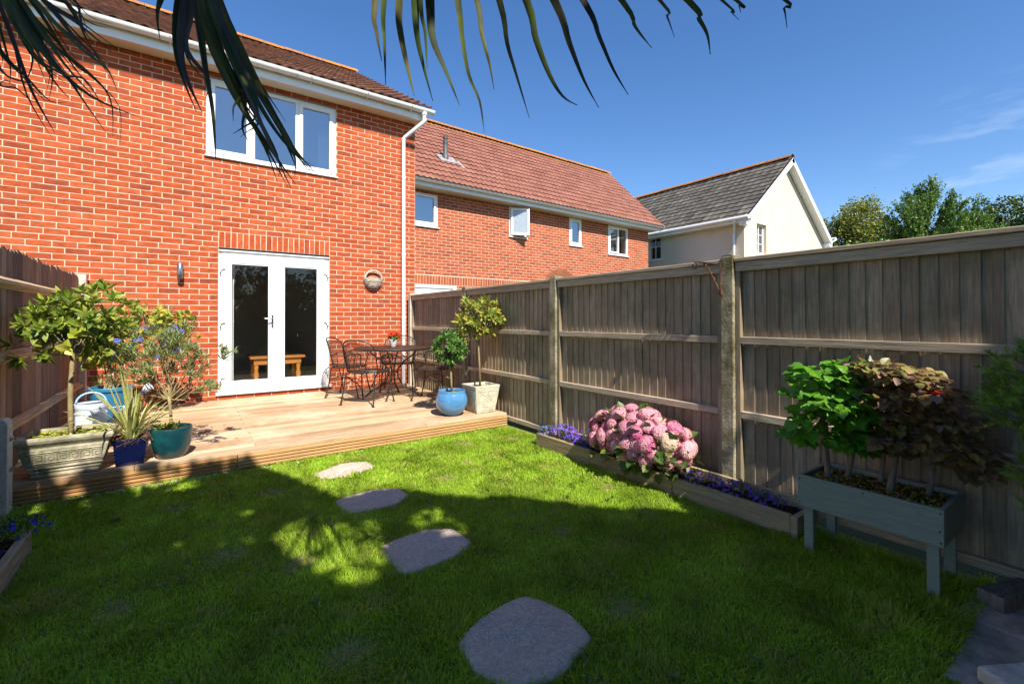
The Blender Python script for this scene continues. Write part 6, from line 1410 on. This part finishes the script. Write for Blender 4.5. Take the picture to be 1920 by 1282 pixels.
# pine with upswept sprays
def far_pine(base, H, tips, lab, n_per=260, lmat='pine_far'):
    t = thing('pine_tree', base, lab, 'tree', 'trees beyond the right fence'); b = Vector(base)
    MB().tube([b, b+Vector((.1, .05, H*.5)), b+Vector((0, 0, H*.95))], [.16, .11, .03], 8).build('trunk', M['bark_t'], t)
    mb = MB(); mats = []
    for (dx, dy, z0_, z1_) in tips:
        s_ = b+Vector((0, 0, z0_)); e = b+Vector((dx, dy, z1_)); mid = s_.lerp(e, .55)-Vector((0, 0, .18)); mb.tube([s_, mid, e], [.035, .02, .008], 5)
        for k in range(n_per//14):
            u = .25+.8*rng.uniform()**.7; p = s_.lerp(mid, u*2) if u < .5 else mid.lerp(e, (u-.5)*2); p = Vector(p)+rv(.30*rng.uniform()); up_ = Vector((dx*.25, dy*.25, .9))+rv(.35)
            L_ = rng.uniform(.16, .34)
            for _ in range(16):
                q = p+up_.normalized()*L_*rng.uniform()+rv(.045); x, y, z = orient(up_+rv(.6), rv()); s2 = rng.uniform(.05, .10); mats.append(tmat(q, x, y, z, (s2*.55, s2*1.6, s2)))
    mb.build('branches', M['bark_t'], t); merge('crown', QL, mats, rng.integers(0, 2, len(mats)), M[lmat], t); return t
tips = []
r7 = random.Random(8)
for z0_, z1_, rad, k in ((5.1, 6.3, .25, 3), (4.4, 5.7, .8, 6), (3.9, 5.2, 1.4, 8), (3.4, 4.7, 1.8, 9), (2.9, 4.3, 1.95, 10), (2.4, 3.7, 2.1, 10)):
    for j in range(k):
        a = 2*math.pi*(j+r7.random()*.6)/k+z0_; rr_ = rad*r7.uniform(.7, 1.15); tips.append((math.cos(a)*rr_*.8, math.sin(a)*rr_, z0_, z1_+r7.uniform(-.25, .3)))
far_pine((23.0, -2.55, 0), 6.5, tips, 'tallest dark green pine with upswept branches beyond the fence', 1150)
tips2 = [(x*.8, y*.8, z0_*.74, z1_*.76) for x, y, z0_, z1_ in tips]
far_pine((23.6, -3.9, 0), 5.0, tips2, 'lower spreading pine to the right of the tallest pine', 800)
far_pine((22.3, -1.75, 0), 4.9, [(x*.8, y*.75, z0_*.70, z1_*.72) for x, y, z0_, z1_ in tips], 'low bushy pine between the birch and the tallest pine', 760)
leafy_tree('dark_tree', (26.5, -4.4, 0), [((26.5, -4.1, 5.3), (1.2, 1.0, .8), .5), ((26.5, -3.4, 4.9), (1.0, .9, .7), .5)], 'dark green tree behind the pines', 'dark_far', .13, 4600, .14, clump_r=.25)
leafy_tree('dark_tree', (25.5, -5.6, 0), [((25.5, -5.7, 5.3), (1.2, .8, 1.1), .5), ((25.5, -5.7, 4.2), (1.3, 1.4, 1.2), .5)], 'dark green tree cut by the right edge of the picture', 'dark_far', .13, 5200, .14, clump_r=.25)
leafy_tree('dark_tree', (27.5, -1.6, 0), [((27.5, -1.8, 4.4), (1.2, 3.2, 1.1), 1)], 'dark low tree behind the birch and pines', 'dark_far', .14, 5200, .14, clump_r=.28)
leafy_tree('garden_hedge', (20.5, -3.0, 0), [((21.2, -1.0, 3.2), (.8, 2.2, 1.1), .5), ((21.2, -4.6, 3.2), (.8, 2.4, 1.15), .5)], 'clipped green hedge top showing just above the fence', 'pine_far', .10, 16000, .1, cat='hedge', clump_r=.2)

# ------------------------------------------------------------------ unseen greenery added out of view for lawn shade and dark reflections
def pin(x, y, P):
    c = False; n = len(P)
    for i in range(n):
        x1, y1 = P[i]; x2, y2 = P[(i+1) % n]
        if (y1 > y) != (y2 > y) and x < (x2-x1)*(y-y1)/(y2-y1)+x1: c = not c
    return c
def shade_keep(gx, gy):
    """ground mask that shapes the crown: True where its leaves must cast shade"""
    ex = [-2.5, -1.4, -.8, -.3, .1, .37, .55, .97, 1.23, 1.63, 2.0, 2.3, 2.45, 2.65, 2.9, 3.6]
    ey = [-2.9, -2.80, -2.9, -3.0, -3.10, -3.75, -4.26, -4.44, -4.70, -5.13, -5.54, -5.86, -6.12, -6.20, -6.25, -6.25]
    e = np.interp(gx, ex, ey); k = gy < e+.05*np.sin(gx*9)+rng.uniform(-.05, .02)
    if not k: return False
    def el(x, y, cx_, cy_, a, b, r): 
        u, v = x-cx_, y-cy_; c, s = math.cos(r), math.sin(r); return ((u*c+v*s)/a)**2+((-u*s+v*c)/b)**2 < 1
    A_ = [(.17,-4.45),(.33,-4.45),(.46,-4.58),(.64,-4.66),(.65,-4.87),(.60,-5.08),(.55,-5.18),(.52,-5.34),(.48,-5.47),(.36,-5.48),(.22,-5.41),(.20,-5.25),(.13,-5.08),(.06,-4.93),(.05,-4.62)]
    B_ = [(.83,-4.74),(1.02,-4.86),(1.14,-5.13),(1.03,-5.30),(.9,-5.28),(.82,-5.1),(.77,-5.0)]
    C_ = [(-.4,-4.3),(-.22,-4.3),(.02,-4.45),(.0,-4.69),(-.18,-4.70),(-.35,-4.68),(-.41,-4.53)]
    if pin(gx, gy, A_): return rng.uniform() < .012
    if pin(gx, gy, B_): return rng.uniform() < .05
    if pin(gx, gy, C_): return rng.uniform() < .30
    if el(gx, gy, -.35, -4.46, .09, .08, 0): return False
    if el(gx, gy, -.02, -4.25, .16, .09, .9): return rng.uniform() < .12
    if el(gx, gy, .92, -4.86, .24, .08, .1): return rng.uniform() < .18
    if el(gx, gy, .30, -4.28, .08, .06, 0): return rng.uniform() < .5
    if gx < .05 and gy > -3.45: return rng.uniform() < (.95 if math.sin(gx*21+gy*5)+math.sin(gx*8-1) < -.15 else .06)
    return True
st_ = thing('shade_caster_tree', (-.5, -12.6, 0), 'added unseen tree behind the camera, its crown shaped to shade the near lawn', 'tree')  # unseen caster added for the lawn shade, crown cut to a shadow mask
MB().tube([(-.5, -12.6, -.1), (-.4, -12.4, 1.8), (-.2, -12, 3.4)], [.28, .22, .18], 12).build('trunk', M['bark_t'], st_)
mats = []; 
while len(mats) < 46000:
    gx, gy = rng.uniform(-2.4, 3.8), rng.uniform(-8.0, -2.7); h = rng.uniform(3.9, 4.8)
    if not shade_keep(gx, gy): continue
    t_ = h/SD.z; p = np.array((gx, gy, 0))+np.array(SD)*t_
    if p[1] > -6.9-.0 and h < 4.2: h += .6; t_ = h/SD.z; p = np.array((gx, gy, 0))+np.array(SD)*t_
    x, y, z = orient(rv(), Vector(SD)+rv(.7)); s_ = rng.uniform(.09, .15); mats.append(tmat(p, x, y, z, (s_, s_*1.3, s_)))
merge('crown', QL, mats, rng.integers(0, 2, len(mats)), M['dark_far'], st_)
mb = MB()
for k in range(26):
    gx, gy = rng.uniform(-2, 3.4), rng.uniform(-8, -4.8)
    e_ = Vector((gx, gy, 0))+SD*(4.25/SD.z); mb.tube([(-.2, -12, 3.4), Vector((-.2, -12, 3.4)).lerp(e_, .5)+rv(.2)+Vector((0, 0, .1)), e_], [.07, .045, .015], 6)
mb.build('branches', M['bark_t'], st_)
leafy_tree('reflection_hedge', (.5, -10.6, 0), [((-3, -10.6, 1.6), (1.6, .7, 1.7), .2), ((-.6, -10.7, 1.6), (1.6, .7, 1.8), .2), ((1.8, -10.6, 1.6), (1.6, .7, 1.7), .2), ((4.2, -10.6, 1.6), (1.6, .7, 1.8), .2), ((6.5, -10.4, 1.6), (1.6, .7, 1.7), .2)],
           'unseen dark hedge added behind the camera to darken the door glass reflections', 'dark_far', .14, 42000, .08, group=None, cat='hedge', clump_r=.25, shell=.1)  # added so the door panes reflect dark foliage instead of bright sky
leafy_tree('shade_shrub', (2.45, -8.35, 0), [((2.4, -8.3, .75), (.42, .45, .75), .7), ((2.62, -8.1, 1.2), (.2, .35, .4), .3)], 'added unseen dark shrub outside the right edge, shading the lower fence corner', 'dark_far', .05, 16000, .03, group=None, cat='shrub', clump_r=.12, shell=.05)  # added out of view to darken the lower right corner
# a few fallen leaves on the deck and lawn
fl_ = [tmat((x, y, z), (math.cos(a), math.sin(a), 0), (-math.sin(a), math.cos(a), 0), s=(.03, .03, .03)) for x, y, z, a in ((-.13, -1.95, DZ+.006, 1), (-.02, -1.9, DZ+.006, 2.2), (-.25, -2.3, DZ+.006, .4), (-.38, -2.5, DZ+.006, 3), (1.05, -6.75, .03, 1), (-.3, -1.7, DZ+.005, 4), (.02, -2.6, DZ+.005, 5))]
tag(merge('fallen_leaves', LB_RND, fl_, [0]*len(fl_), M['dry']), 'scattered dry brown leaves on deck and lawn', 'leaves', kind='stuff')
